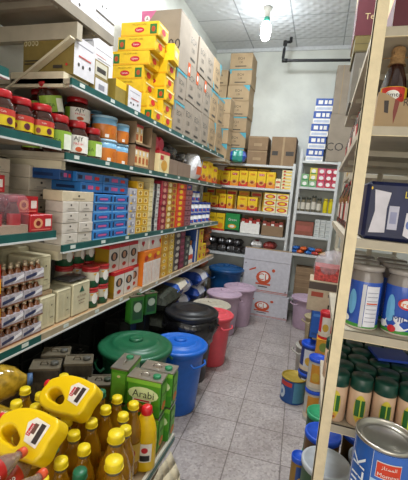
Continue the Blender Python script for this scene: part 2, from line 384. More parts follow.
for i, (a, b_) in enumerate([(205, 214), (215, 226), (227, 238), (240, 251), (253, 264), (265, 275)]):
    bx_('soup_box', 'soupback2%d' % (i % 2), PX(a), PX(b_), 1.442, .27, (mx('#c9b06a'), mx('#d8ae1a'))[i % 2], [('r', 'F', .1, .78, .9, .92, (yr, yo)[i % 2])], 'box %s from left behind the middle back row' % ORD[i], 'box', 'boxes behind the middle back row', y=YS+.21, dep=.12)
for i in range(2):
    for j in range(3):
        bx_('noodle_box', 'noodle', PX(268.5+i*12), PX(280+i*12), 1.442+j*.09, .088, cr, [('e', 'F', .5, .45, .42, .34, yr), ('e', 'F', .5, .45, .26, .2, ye), ('r', 'F', 0, .85, 1, 1, ye)], '%s cream box with red oval, %s, on the middle back shelf' % (('left', 'right')[i], ('bottom', 'middle', 'top')[j]), 'box', 'cream boxes with red ovals')
for i, (a, b_) in enumerate([(212, 221), (221.5, 230.5)]):
    bx_('custard_box', 'custard', PX(a), PX(b_), 1.112, .25, ye, [('e', 'F', .5, .3, .36, .16, yo), ('t', 'F', .5, .72, .1, 'PANE', BLACK), ('r', 'F', 0, 0, 1, .12, yr)], ('left', 'right')[i]+' large yellow box beside the green box on the back rack', 'box')
bx_('rice_box', 'greenbox', PX(231.5), PX(246), 1.112, .265, gr, [('t', 'F', .5, .66, .13, 'Green', WHITE), ('r', 'F', 0, 0, 1, .12, BLACK), ('e', 'F', .5, .3, .3, .12, mx('#e3a22c')), ('e', 'F', .5, .3, .18, .07, WHITE)], 'green box with white lettering on the fourth shelf of the back rack', 'box')
def tray(x0, x1, z, h, m, front, label, filler, fl):
    t = thing('open_carton', label, 'carton', ((x0+x1)/2, YS+.04, z)); sx = x1-x0
    b = MB(); b.box(-sx/2, 0, 0, sx/2, .24, .004, m)
    b.box(-sx/2, 0, 0, sx/2, .004, h*.6, front); b.box(-sx/2, .236, 0, sx/2, .24, h, m); b.box(-sx/2, 0, 0, -sx/2+.004, .24, h*.75, m); b.box(sx/2-.004, 0, 0, sx/2, .24, h*.75, m)
    obj('tray', b, t)
    n = 5
    for i in range(n):
        q = bx_(fl, fl+'s'+filler.name, x0+.01+i*(sx-.02)/n, x0+.006+(i+1)*(sx-.02)/n, z+.006, h*random.uniform(.75, .95), filler, [('r', 'F', .1, .5, .9, .8, (WHITE, RED)[i % 2])], 'small red packet, %s from left in the %s' % (ORD[i], 'white-fronted tray' if front is WHITE else 'brown tray'), 'packet', 'packets in the open cartons', y=YS+.06, dep=.10)
    return t
tray(PX(247), PX(267), 1.112, .25, CARDD, WHITE, 'open brown carton with a white front on the fourth back shelf', mx('#a32c22'), 'packet')
tray(PX(268.5), PX(290), 1.112, .24, CARDD, CARDD, 'open brown tray of red packets at right on the fourth back shelf', mx('#8e3a2c'), 'packet')
DK = mat('dark_wrapper', '#2d2827', .3, var=.4, scale=20, coat=.4)
def pouch(name, m, w_, d_, h_, seed=0, band=None, print_=None):
    """a soft filled bag: pillow shape with puckered seams"""
    rnd = random.Random(seed); b = MB(); NX, NY = 14, 10; top = []; 
    def P(i, j, s):
        u = i/NX*2-1; v = j/NY*2-1; e = max(0, 1-abs(u)**3.2)**.5*max(0, 1-abs(v)**3.2)**.5
        z = h_/2*(1+s*e*(1+.10*math.sin(5*u+seed)*math.cos(4*v+seed*2))); return (u*w_/2*(1-.06*abs(v)**2*0+.02*math.sin(9*v+seed)), v*d_/2*(1+.02*math.sin(11*u)), z)
    for s in (1, -1):
        for i in range(NX):
            for j in range(NY):
                q = [P(i, j, s), P(i+1, j, s), P(i+1, j+1, s), P(i, j+1, s)]
                if s < 0: q.reverse()
                mm = m
                if band and s > 0 and NX*.3 <= i < NX*.7 and 2 <= j < NY-2: mm = band
                if print_ and (i < 3 or i >= NX-3): mm = print_
                b.face(q, mm, True)
    return b
for i, p in enumerate((214, 222, 230, 238, 247, 256)):
    single('snack_bag', pouch('snack', DK, .13, .2, .11, i).mesh('snack_bag'), 'dark shiny bag, %s from left on the lower back shelf' % ORD[i], 'bag', (PX(p), YS+.14, .802), random.uniform(-.5, .5), 'dark bags on the lower back shelf')
for i, p in enumerate((218, 227, 236, 245)):
    single('snack_bag', pouch('snack', DK, .13, .2, .10, i+9).mesh('snack_bag'), 'dark shiny bag lying on others, %s from left on lower back shelf' % ORD[i], 'bag', (PX(p), YS+.15, .905), random.uniform(-.5, .5), 'dark bags piled on the lower back shelf')
single('snack_bag', pouch('snack', mx('#d9d6d2', rough=.25), .16, .2, .12, 4, RED).mesh('snack_bag'), 'white and red bag on the lower back shelf above the white cartons', 'bag', (PX(264), YS+.15, .905), .2)
single('snack_bag', pouch('snack', mx('#9d3a34', rough=.25), .16, .2, .12, 5).mesh('snack_bag'), 'dull red bag at right end of the lower back shelf', 'bag', (PX(278), YS+.15, .905), -.2)
# right-hand back rack
PR = lambda p: -.32+(p-298)*.0137
k = 0
for i in range(3):
    for j in range(3):
        if (i, j) in ((0, 2),): continue
        nm = ('green', 'yellow', 'pink')[min(i, 2)]
        m_ = (mx('#7fae7d'), mx('#d6c653'), mx('#cf5d78'))[min(i, 2)]
        if i == 1 and j == 0: m_, nm = mx('#8db58a'), 'pale green'
        bx_('jelly_box', 'jelly'+m_.name, PR(301+i*7.5), PR(308+i*7.5), 1.832+j*.085, .083, m_, [('e', 'F', .5, .5, .3, .3, WHITE), ('r', 'F', .1, .05, .9, .2, RED if i > 1 else gr)], '%s jelly box, %s, %s column on the right back rack' % (nm, ('bottom', 'middle', 'top')[j], ('left', 'second', 'third')[i]), 'box', 'jelly boxes on the right back rack')
for i in range(2):
    for j in range(3):
        bx_('jelly_box', 'jellypk', PR(323.5+i*5.8), PR(329+i*5.8), 1.832+j*.085, .083, mx('#cc4a63'), [('e', 'F', .5, .5, .36, .3, WHITE), ('r', 'F', .1, .05, .9, .2, RED)], 'pink jelly box, %s, %s column on the right back rack' % (('bottom', 'middle', 'top')[j], ('fourth', 'fifth')[i]), 'box', 'jelly boxes on the right back rack')
def jarmesh(r, h, glass, lid, lab, cont=None):
    b = MB().lathe([(r*.9, 0), (r, .01), (r, h*.72), (r*.8, h*.82), (r*.8, h*.86)], glass, 14)
    if lab: b.patch(r, h*.15, h*.62, -170, -10, lab, 8)
    l = MB().lathe([(r*.88, h*.85), (r*.88, h), (r*.6, h*1.0), (0, h*1.0)], lid, 14)
    return b.mesh('jar'), l.mesh('lid')
for i, p in enumerate((300.5, 305.5, 310.5, 315.5, 320.5, 326.5, 331.5)):
    yel = i >= 5
    g = mx('#d5c51e', rough=.2) if yel else mx('#6d6654', rough=.15)
    a, l = jarmesh(.03, .19 if i != 3 else .22, g, mx('#3b3d33') if not yel else mx('#b9a51a'), None if yel else mx('#cfc9bb'))
    stamp([('jar_body', a), ('lid', l)], 'pickle_jar', ('yellow' if yel else 'dark')+' jar, %s from left on the right back rack' % ORD[i], 'jar', (PR(p), YS+.06, 1.502), 0, 'jars on the right back rack')
bx_('sweet_box', 'brownred', PR(300), PR(318), 1.177, .185, mx('#8a4b3a'), [('r', 'F', .1, .3, .9, .7, mx('#a2564a'))], 'reddish brown carton on the right back rack', 'carton', dep=.22)
for i in range(3):
    for j in range(4):
        bx_('medicine_box', 'whitesm', PR(319+i*5.2), PR(323.8+i*5.2), 1.177+j*.058, .056, mx('#c9ccc8'), [('r', 'F', .15, .3, .85, .6, mx('#aab0ae'))], 'small white box, %s, %s column on the right back rack' % (lvl(j, 4), ORD[i]), 'box', 'small white boxes on the right back rack')
for i in range(9):
    c_ = ('#2a67b5', '#d9642a', '#2f6fbd', '#c03a2d', '#d7a03a', '#2a67b5', '#d9642a', '#3b7ac4', '#b5452f')[i]
    single('biscuit_packet', pouch('b', mx(c_, rough=.25), .09, .14, .05, i).mesh('biscuit_packet'), '%s packet, %s in the low row of the right back rack' % ({'#2a67b5': 'blue', '#2f6fbd': 'blue', '#3b7ac4': 'blue', '#d9642a': 'orange', '#c03a2d': 'red', '#b5452f': 'red', '#d7a03a': 'tan'}[c_], ORD[i]), 'packet', (PR(301+(i % 5)*7.3+(i//5)*3), YS+.09, .922+(i//5)*.045), random.uniform(-.4, .4), 'packets in the low row of the right back rack')
# flat brown boxes and what stands under the right rack
for i in range(4):
    single('brown_carton', boxmesh('flatbrown', .30, .26, .105, CARDD, [('r', 'F', .3, .1, .6, .9, mx('#b9bfb9')), ('r', 'F', .33, .45, .57, .8, BLACK)] if i == 3 else [('r', 'F', 0, .48, 1, .52, CARD)]), 'flat brown carton under the right back rack, %s' % lvl(i, 4), 'carton', (-.06, 5.20, .302+i*.107), .02*(i % 2), 'flat brown cartons under the right back rack')

# cartons on top of the racks and along the top left shelf
INK = mx('#39332d'); CYAN = mx('#4f9fae'); ORN = mx('#cf5a28')
def cart(style):
    base = [('t', 'F', .5, .66, .16, 'ECH', INK), ('t', 'F', .5, .42, .12, '130', INK), ('r', 'F', .25, .14, .75, .2, INK), ('r', 'L', .2, .3, .8, .36, INK), ('t', 'L', .5, .65, .16, 'ECH', INK)]
    if style == 1: base += [('p', 'FL', [(0, .72), (.08, .72), (.08, .92), (1, .92), (1, 1), (0, 1)], CYAN)]
    if style == 2: base += [('r', 'F', 0, .66, .26, 1, ORN), ('e', 'F', .13, .83, .07, .08, WHITE)]
    if style == 3: base += [('p', 'F', [(.7, 1), (1, .6), (1, 1)], CYAN), ('p', 'F', [(0, 0), (.25, 0), (0, .25)], CYAN)]
    return base
def kcart(x, y, z, sx, sy, sz, style, label, m=CARD, group='kraft cartons on the top left shelf', rz=R90, tp=False):
    d = list(cart(style)); 
    d += [('r', 'T', 0, .46, 1, .54, mx('#c3b08c'))]
    return single('carton', boxmesh('kc%d%s' % (style, m.name), sx, sy, sz, m, d, ch=.004), label, 'carton', (x, y, z), rz, group)
colsK = [(2.82, 3.04, 1.6, CARDG), (3.05, 3.28, 3, CARDG), (3.29, 3.52, 3, CARDG), (3.53, 3.77, 3, CARDG), (3.78, 4.04, 3, CARD), (4.05, 4.33, 2, CARD)]
for c, (a, b_, n, m_) in enumerate(colsK):
    hh = .312 if n != 1.6 else .25; n = 2 if n == 1.6 else n
    for i in range(n):
        st = (1, 2, 0, 2, 3, 1)[c] if (i+c) % 2 == 0 else (1, 0, 2, 0, 1, 3)[c]
        kcart(-1.37+random.uniform(-.01, .005), (a+b_)/2, 2.102+i*hh, b_-a-.004, .30, hh-.002, st, 'kraft carton on the top left shelf, %s column, %s' % (ORD[c], lvl(i, n)), m_)
single('carton', boxmesh('bigpink', .35, .23, .44, CARDG, [('p', 'F', [(.0, 1), (.38, 1), (0, .6)], mx('#cf6f9b')), ('e', 'F', .15, .86, .07, .055, WHITE), ('t', 'F', .8, .40, .18, '300', INK), ('t', 'F', .15, .86, .06, 'A', INK)], ch=.004), 'large grey-brown carton with a pink corner behind the yellow tea cartons', 'carton', (-1.395, 2.935, 2.605), 0)
for i in range(7):
    kcart(-1.255+.01*(i % 2), 5.24, 2.087+i*.212, .31, .34, .209, (1, 3, 1, 0, 3, 1, 0)[i], 'kraft carton in the back left corner, right-hand stack, %s' % lvl(i, 7), CARD, 'kraft cartons stacked in the back left corner', 0)
for i in range(6):
    kcart(-1.55, 5.24, 2.087+i*.212, .24, .30, .209, 0, 'kraft carton in the back left corner, left-hand stack, %s' % lvl(i, 6), CARD, 'kraft cartons stacked in the back left corner', 0)
for i in range(4):
    kcart(-1.36, 4.70, 2.087+i*.19, .28, .22, .187, (3, 1, 0, 1)[i], 'small kraft carton at the far end of the top left shelf, %s' % lvl(i, 4), CARD, 'small kraft cartons at the shelf end', 0)
o = thing('wall_shelf', 'short shelf piece carrying small cartons at the back left corner', 'shelf', (0, 4.55, 2.05)); obj('shelf_board', MB().box(D0, 0, 0, -1.22, .30, .035, SHELFG), o)
for i, (x, n) in enumerate(((-.91, 2), (-.56, 1))):
    for j in range(n):
        single('carton', boxmesh('bk%d' % i, .275 if i == 0 else .33, .3, .19 if i == 0 else .385, CARDD, [('r', 'F', .46, 0, .54, 1, CARD), ('r', 'F', .06, .35, .3, .5, INK), ('r', 'F', .62, .35, .94, .5, INK)] if i else [('r', 'F', 0, .9, 1, .96, CARD), ('r', 'F', .3, .3, .7, .5, CARD)], ch=.004),
               'brown carton on the left back rack, '+('right-hand and widest' if i else ('lower of the stacked pair' if j == 0 else 'upper of the stacked pair')), 'carton', (x, YS+.18, 2.087+j*.192), .0)
t = single('wipes_pack', pouch('wp', mx('#3f9e8e', rough=.2), .24, .16, .17, 3, mx('#d8e4e4', rough=.2), mx('#3556a8', rough=.2)).mesh('wipes_pack'), 'green and blue wrapped pack on the back rack beside brown cartons', 'pack', (-1.17, 5.02+.12, 2.087), .1)
t.location = (-1.16, 4.955+.06, 2.09)
# right rack top: blue and white packs and the CC carton
bw = [('r', 'F', 0, .0, 1, .42, WHITE), ('r', 'F', .06, .1, .94, .3, mx('#b8c2d8')), ('r', 'F', .15, .55, .4, .85, WHITE), ('r', 'F', .5, .55, .65, .85, WHITE), ('r', 'F', .72, .55, .9, .85, WHITE)]
for i in range(5):
    single('tissue_pack', boxmesh('tissue', .22, .22, .160, mx('#2450a5'), bw), 'blue and white pack on the right back rack, %s' % lvl(i, 5), 'pack', (-.145+.012*i, 5.20, 2.172+i*.1615), 0, 'blue and white packs on the right back rack')
single('carton', boxmesh('cccarton', .32, .26, .60, CARDG, [('t', 'F', .30, .32, .17, 'CO', INK), ('t', 'F', .85, .30, .17, 'C', INK)], ch=.004), 'tall brown carton marked CO on the right back rack', 'carton', (.16, 5.17, 2.172), -.03)
single('carton', boxmesh('tallkraft', .17, .24, .60, CARDG, [('r', 'F', .45, 0, .5, 1, CARD)], ch=.004), 'narrow brown carton standing on the tall carton marked CO', 'carton', (.09, 5.17, 2.774), .03)
# white cartons on the floor in front of the rack
ORD_ = mx('#c4502e')
wc = [('e', 'F', .46, .50, .16, .2, ORD_), ('e', 'F', .46, .53, .11, .13, WHITE), ('t', 'F', .46, .52, .2, 'CL', ORD_), ('r', 'F', .30, .28, .62, .33, ORD_), ('r', 'F', .36, .21, .56, .24, INK), ('e', 'F', .66, .74, .035, .05, ORD_), ('p', 'F', [(.14, .66), (.28, .74), (.28, .79), (.14, .70)], ORD_), ('r', 'F', 0, .10, 1, .115, ORD_), ('r', 'F', 0, .06, 1, .07, ORD_), ('r', 'F', .04, .86, .06, .9, INK), ('r', 'F', .94, .13, .96, .17, INK)]
single('white_carton', boxmesh('wcart', .64, .09+.0, .33+.0, mx('#c3c3ca', rough=.7), wc, ch=.004), 'white carton with orange crab-like emblem on the floor, under another', 'carton', (-.565, 4.90, .0), 0).scale = (1, 1, 1)
t = thing('white_carton', 'white carton with orange emblem standing on another white carton', 'carton', (-.585, 4.90, .332))
obj('carton_body', boxmesh('wcart2', .63, .09, .46, mx('#c3c3ca', rough=.7), wc, ch=.004), t)
obj('open_flap', MB().box(-.30, -.045, .461, .31, .045, .47, CARD).box(-.31, -.05, .46, .315, -.044, .62, mx('#c3c3ca', rough=.7)).box(-.31, -.051, .615, .315, -.04, .628, CARD), t)

# ------------------------------------------------------------------ top left shelf: olive cartons and yellow tea cartons
OLV = mx('#85733a', rough=.6); WF = mx('#dcdbe0', rough=.5)
wfr = [('r', 'F', 0, 0, 1, 1, WF), ('r', 'F', .12, .80, .88, .83, mx('#8b8a94')), ('e', 'F', .22, .3, .05, .05, INK), ('e', 'F', .42, .28, .05, .05, INK), ('e', 'F', .75, .35, .05, .05, INK), ('r', 'F', .2, .5, .8, .54, mx('#c05a55'))]
rings = [('e', 'L', .06+.075*i, .80, .03, .07, mx('#cfc8a4')) for i in range(4)]+[('e', 'L', .06+.075*i, .80, .018, .042, OLV) for i in range(4)]+[('r', 'L', .05, .33, .32, .36, INK), ('r', 'L', .05, .25, .32, .28, INK), ('r', 'L', .62, .14, .80, .22, INK), ('r', 'L', .86, .2, .9, .26, RED)]
single('tea_carton', boxmesh('olive1', .17, .31, .185, OLV, wfr+rings), 'long olive carton with white rings and a white end, nearest on the top left shelf', 'carton', (-1.225-.155, 1.645, 2.135), R90, 'olive cartons with white ends')
single('tea_carton', boxmesh('olive2', .14, .30, .085, OLV, [('r', 'F', .08, .12, .92, .88, WF), ('r', 'F', .3, .25, .7, .6, mx('#8b8a94'))]), 'low olive carton with a white barcode end, second on the top left shelf', 'carton', (-1.225-.15, 1.80, 2.102), R90)
single('tea_carton', boxmesh('olive3', .14, .30, .085, OLV, [('r', 'F', .1, .1, .9, .9, mx('#cfcbb8')), ('r', 'F', .2, .3, .8, .6, INK)]), 'olive carton lying on the barcode carton', 'carton', (-1.225-.155, 1.80, 2.188), R90)
single('tea_carton', boxmesh('olive4', .17, .14, .14, mx('#9a8428', rough=.5), wfr), 'yellow-olive carton with a white end beside the yellow tea cartons', 'carton', (-1.225-.07, 2.175, 2.102), R90)
single('tea_carton', boxmesh('olive5', .12, .13, .14, mx('#8f7c34', rough=.5), [('r', 'F', 0, .7, 1, 1, YEL)]), 'plain olive carton behind the barcode carton', 'carton', (-1.225-.075, 2.02, 2.102), R90)
for i in range(5):
    single('white_box', boxmesh('whitetall', .21, .17, .172, WF, [('r', 'F', .1, .8, .9, .82, mx('#7c7c86')), ('r', 'F', .1, .6, .6, .62, mx('#c05a55')), ('r', 'F', .2, .5, .85, .52, mx('#7c7c86')), ('e', 'F', .3, .25, .04, .04, INK), ('e', 'F', .5, .3, .03, .03, INK), ('r', 'L', 0, 0, 1, .08, mx('#b9b7bb'))]),
           'white printed box stacked by the wall at the near end, %s' % lvl(i, 5), 'box', (-1.47+.008*(i % 2), 2.035, 2.102+i*.1735), R90, 'white boxes stacked by the wall')
LG = mx('#2d6d2c')
def lip(v):
    lx = .62 if v % 2 else .5; gx = (.03, .2) if v % 3 else (.78, .96)
    return [('r', 'FL', 0, .0, 1, .12, mx('#e2a513')), ('e', 'F', lx, .42, .13, .2, RED), ('t', 'F', lx, .42, .17, 'Lipton', WHITE), ('r', 'F', gx[0], .12, gx[1], .8, LG), ('e', 'F', (gx[0]+gx[1])/2, .45, .05, .2, mx('#b5481c')),
            ('t', 'F', .5, .80, .12, 'YELLOW LABEL', mx('#8a6a10')), ('e', 'R', .5, .5, .2, .22, RED), ('r', 'R', .1, .75, .9, .85, mx('#f5ecb0')), ('r', 'R', .15, .1, .5, .25, mx('#b98a10'))]
LY = mx('#e6bd20', rough=.4)
for i in range(7):
    dx = (-.0, -.05, -.085, -.10, -.06, -.02, .0)[i]
    single('tea_box', boxmesh('lip%d' % (i % 3), .30, .17, .097, LY, lip(i)), 'yellow tea carton with red oval, nearest stack on the top shelf, %s' % lvl(i, 7), 'box', (-1.225-.15+dx, 2.535, 2.102+i*.098), 0, 'yellow tea cartons on the top left shelf')
for c, n in ((1, 5), ):
    for i in range(n):
        single('tea_box', boxmesh('lip%d' % ((i+c) % 3), .30, .17, .097, LY, lip(i+c)), 'yellow tea carton behind the nearest tea stack, %s' % lvl(i, n), 'box', (-1.225-.15+(.0, -.012, .004, -.008, 0)[i], 2.715, 2.102+i*.098), 0, 'yellow tea cartons on the top left shelf')
single('tea_box', boxmesh('lipopen', .16, .14, .12, LY, [('r', 'F', .0, .0, 1, 1, mx('#f6d21f')), ('e', 'F', .5, .5, .15, .12, mx('#d8901a')), ('r', 'R', .2, .3, .8, .7, mx('#f6eab0'))]), 'small yellow carton perched on the second tea stack near the kraft cartons', 'box', (-1.27, 2.71, 2.102+5*.098+.001), .12)
single('flat_carton', boxmesh('brownontop', .34, .34, .20, CARDD, [('r', 'F', 0, .48, 1, .53, CARD)]), 'brown carton resting on the bracket shelf above the jars', 'carton', (-1.45, 1.35, 2.414), R90)
for i in range(2):
    single('white_box', boxmesh('whitetop', .20, .20, .30, WF, [('r', 'F', .1, .8, .9, .82, mx('#7c7c86')), ('r', 'F', .2, .5, .85, .52, mx('#7c7c86')), ('e', 'F', .3, .25, .04, .03, INK), ('e', 'F', .5, .65, .04, .03, RED)]), 'white box on the bracket shelf by the wall, '+('lower' if i == 0 else 'upper'), 'box', (-1.36, 1.67, 2.413+i*.302), R90)

# ------------------------------------------------------------------ jars
LIDR = mat('red_plastic_lid', '#b3151f', .3, var=.1, coat=.3); COFFEE = mat('dark_granules_in_glass', '#35160c', .18, var=.35, scale=60, coat=.6)
def big_jar(lab, txtc, t_, sq=.062, h=.17):
    r = sq
    b = MB().lathe([(r*.86, 0), (r, .012), (r, h*.55), (r*.97, h*.64), (r*.72, h*.78), (r*.70, h*.82)], COFFEE, 20)
    l = MB().lathe([(r*.76, h*.80), (r*.80, h*.83), (r*.80, h*.97), (r*.74, h), (0, h*1.0)], LIDR, 20)
    p = MB().patch(r, h*.10, h*(.52 if lab[0] is MATS.get('print_dcc21e') else .58), -165, -15, lab[0], 12)
    for (kind, *a) in lab[1]:
        if kind == 'band': p.patch(r, h*a[0], h*a[1], a[2], a[3], a[4], 10, off=.0014)
        if kind == 'oval': p.patch(r, h*a[0], h*a[1], a[2], a[3], a[4], off=.002, ell=True)
        if kind == 'txt': p.wraptext(a[0], r, h*a[1], h*a[2], a[3], a=a[4], off=.0026)
    return [('jar_body', b.mesh('jar_body')), ('lid', l.mesh('lid')), ('label', p.mesh('label'))]
jN = big_jar((mx('#dcc21e'), [('band', .36, .52, -165, -15, mx('#c23a30')), ('band', .2, .5, -165, -140, mx('#2b2622')), ('oval', .14, .32, -80, -52, mx('#5a1f35')), ('oval', .14, .30, -125, -105, mx('#8a2f2a')), ('txt', 'Cafe', .44, .05, WHITE, -92)]), 0, 0)
jA = big_jar((mx('#f0eee6'), [('oval', .12, .26, -105, -75, mx('#c9572b')), ('txt', 'AJY', .47, .16, BLACK, -92), ('txt', 'FRESH', .34, .07, RED, -92), ('band', .10, .58, -165, -135, mx('#8db43a'))]), 0, 0)
jG = big_jar((mx('#8fb63c'), [('band', .1, .5, -80, -30, mx('#e9efdc')), ('txt', 'TEA', .3, .1, mx('#3d5c1a'), -110)]), 0, 0)
AIS = R90   # facing the aisle
Lcam = math.radians(58)
for i, y in enumerate((.93, 1.055, 1.185, 1.31, 1.415)):
    stamp(jN, 'coffee_jar', 'coffee jar with red lid and yellow-red label on the near shelf, %s from left' % ORD[i], 'jar', (-1.28-.02*(i % 2), y, 1.792), Lcam+.1*(i % 3-1), 'coffee jars with yellow-red labels', scale=(.92, .92, .92))
for i, y in enumerate((.86, .99, 1.12, 1.25, 1.38)):
    stamp(jN, 'coffee_jar', 'coffee jar with red lid in the back row of the near shelf, %s from left' % ORD[i], 'jar', (-1.43, y, 1.792), Lcam+.2, 'coffee jars in the back row of the near shelf')
stamp(jN, 'coffee_jar', 'coffee jar lying back on the rear row of the near shelf', 'jar', (-1.55, 1.10, 1.792), Lcam)
o = board_left('wall_shelf', .35, 1.20, 2.03, 'short near shelf above the jar shelf, at the left edge', x1=-1.25)
for i, y in enumerate((.90, 1.03, 1.15)):
    stamp(jN, 'coffee_jar', 'red-lidded jar on the short shelf beneath the bracket shelf, %s' % ORD[i], 'jar', (-1.33, y, 2.032), Lcam, 'red-lidded jars on the short shelf', scale=(.8, .8, .8))
cbm = MB().tube([(-1.62, 1.30+.02*math.sin(t*.9), 2.16+.05*math.sin(t*.7)) if 0 else (-1.60+.045*math.cos(t*.55), 1.36+.01*t/8, 2.19+.05*math.sin(t*.55)) for t in range(26)], .006, mx('#8d8f8c'), 6)
tag(obj('cable_coil', cbm), 'grey cable coil hanging behind the strut near the olive carton', 'cable')
# tea jars at the near end of the second left shelf
for i, (x, y, k_, s_) in enumerate(((-1.295, 1.545, jG, 1), (-1.295, 1.685, jA, 1), (-1.295, 1.825, jG, .95))):
    stamp(k_, 'tea_jar', ('jar with red lid and green-white label, nearest in the lower row', 'jar with red lid and white label marked AJY in the lower row', 'jar with red lid and green label beside the orange tubs, lower row')[i], 'jar', (x, y, 1.747), Lcam-.05*i, 'lower tea jars on the second left shelf', scale=(s_*1.08, s_*1.08, s_*1.08))
for i, (x, y) in enumerate(((-1.45, 1.56), (-1.45, 1.69), (-1.45, 1.82))):
    stamp(jG, 'tea_jar', 'red-lidded jar standing behind the lower tea jars, %s from left' % ORD[i], 'jar', (x, y, 1.747), Lcam, 'jars behind the lower tea jars')
stamp(jA, 'tea_jar', 'large jar marked AJY standing on top of the lower tea jars', 'jar', (-1.37, 1.79, 1.932), Lcam-.1, scale=(1.15, 1.15, .75*1.15))
o = stamp(jG, 'tea_jar', 'tilted red-lidded jar with a green label leaning on the upper tea jar', 'jar', (-1.37, 1.595, 1.94), Lcam, rot=(.06, -.22, Lcam), scale=(.95, .95, .95))
o = stamp(jG, 'tea_jar', 'upper red-lidded jar behind the tilted jar', 'jar', (-1.50, 1.65, 1.921), Lcam, scale=(.95, .95, .95))
# orange tubs
TO = mx('#dd8230', rough=.35); TB = mx('#7fb4d6', rough=.35)
def tub(r, h):
    b = MB().lathe([(r*.93, 0), (r, .01), (r, h*.62), (r, h*.90)], [TO, TO, TB], 22)
    b.patch(r, h*.02, h*.88, -60, -52, mx('#f0dca8'), 2).patch(r, h*.1, h*.35, -45, -30, mx('#b23a24'), 3).patch(r, h*.06, h*.2, -130, -112, WHITE, 3)
    b.patch(r, h*.2, h*.5, -105, -80, mx('#c76a22'), 5, ell=True)
    l = MB().lathe([(r*1.03, h*.88), (r*1.03, h*.97), (r*.97, h), (0, h)], mx('#9cc2d8', rough=.3), 22)
    return [('tub_body', b.mesh('tub_body')), ('lid', l.mesh('lid'))]
tb = tub(.076, .135); ts = tub(.06, .12)
stamp(tb, 'drink_powder_tub', 'large orange and blue tub, bottom of the nearest tub stack', 'tub', (-1.305, 1.975, 1.747), AIS, 'large orange tubs')
stamp(tb, 'drink_powder_tub', 'large orange and blue tub on top of the nearest tub stack', 'tub', (-1.31, 1.975, 1.884), AIS-.2, 'large orange tubs')
stamp(tb, 'drink_powder_tub', 'large orange and blue tub, bottom of the farther tub stack', 'tub', (-1.315, 2.135, 1.747), AIS+.2, 'large orange tubs')
stamp(ts, 'drink_powder_tub', 'smaller orange and blue tub on top of the farther tub stack', 'tub', (-1.29, 2.12, 1.884), AIS, 'large orange tubs')
for i, (x, y) in enumerate(((-1.48, 1.90), (-1.47, 2.03))):
    stamp(tb, 'drink_powder_tub', 'orange tub behind the front tubs, lower, '+('left' if i == 0 else 'right'), 'tub', (x-.01, y+(0, .05)[i], 1.747), AIS, 'orange tubs behind the front ones')
    stamp(ts, 'drink_powder_tub', 'smaller orange tub standing high behind the front tubs, '+('left' if i == 0 else 'right'), 'tub', (x, y+(0, .05)[i], 1.884), AIS, 'orange tubs behind the front ones')
    if i == 0 or 1: stamp(ts, 'drink_powder_tub', 'topmost small orange tub under the top shelf, '+('left' if i == 0 else 'right'), 'tub', (x, y+(0, .05)[i], 1.884+.121) if 0 else (x+.005, y+(0, .05)[i], 2.006-.001), AIS, 'topmost small orange tubs', scale=(.9, .9, .6))
# open cartons of stick packs, red-lidded box, grey cartons, black bundle, plastic bag
def open_carton(x0, x1, y0, y1, z, h, m, label, cut=.5):
    t = thing('open_carton', label, 'carton', (x0, y0, z)); X, Y = x1-x0, y1-y0; b = MB()
    b.box(0, 0, 0, X, Y, .005, m); b.box(0, 0, 0, .005, Y, h, m); b.box(0, 0, 0, X, .005, h, m); b.box(0, Y-.005, 0, X, Y, h, m); b.box(X-.005, 0, 0, X, Y, h*cut, m)
    obj('carton_body', b, t); return t
ycol = [mx('#e3c48c'), mx('#d9b46a')]
def sticks(x, y0, y1, z, h, n, where):
    for i in range(n):
        wd = (y1-y0)/n
        single('stick_pack', boxmesh('stick', wd-.003, .05, h, ycol[0], [('r', 'FLR', 0, .86, 1, 1, mx('#b92d2a')), ('r', 'F', .2, .2, .8, .5, mx('#b9622c')), ('r', 'F', .3, .6, .7, .8, WHITE)]), 'cream packet with a red top, %s, in the %s open carton' % (ORD[i], where), 'packet', (x, y0+wd*(i+.5), z), AIS, 'cream packets in the %s open carton' % where)
open_carton(-1.42, -1.225, 2.22, 2.46, 1.747, .15, CARDD, 'open brown carton of cream packets beside the orange tubs, lower', .12)
sticks(-1.26, 2.23, 2.45, 1.753, .14, 4, 'lower')
open_carton(-1.40, -1.225, 2.22, 2.46, 1.901, .15, CARDD, 'open brown carton of cream packets, stacked on the lower one', .12)
sticks(-1.26, 2.23, 2.34, 1.907, .13, 2, 'upper')
single('brown_carton', boxmesh('plainbrown', .13, .2, .29, CARDD, []), 'plain brown carton between the cream packets and the pink-lidded box', 'carton', (-1.36, 2.54, 1.747), AIS)
t = thing('gift_box', 'pale yellow box with a red top beside the grey cartons', 'box', (-1.29, 2.71, 1.747), AIS)
obj('box_body', boxmesh('gift', .20, .13, .17, mx('#ead9a6'), [('r', 'FL', 0, .86, 1, 1, mx('#b3262f')), ('e', 'F', .5, .35, .3, .25, mx('#d19c3d')), ('r', 'F', .48, 0, .52, .86, mx('#c4a052')), ('r', 'F', .1, .6, .4, .8, mx('#b3262f'))]), t)
hb = MB()
for sx_ in (-.05, .05): hb.lathe([(.045, -.02), (.06, -.01), (.06, .01), (.045, .02)], mx('#c4213f', rough=.3), 16, T=Matrix.Translation((sx_, 0, .235)) @ Matrix.Rotation(PI/2, 4, 'X'))
o = obj('red_pot_pair', hb); o.location = (-1.30, 2.70, 1.742); o.rotation_euler = (0, 0, AIS); tag(o, 'pair of round red lids standing on the pale yellow box', 'lid')
for i, (y0, y1, h) in enumerate(((2.84, 3.02, .13), (3.03, 3.36, .13))):
    single('grey_carton', boxmesh('greyc%d' % i, y1-y0, .2, h, mat('taupe_cardboard', '#85705f', .8, var=.08, scale=9), []), ('narrow', 'wide')[i]+' taupe carton under the black bundle on the second left shelf', 'carton', (-1.335, (y0+y1)/2, 1.747), AIS)
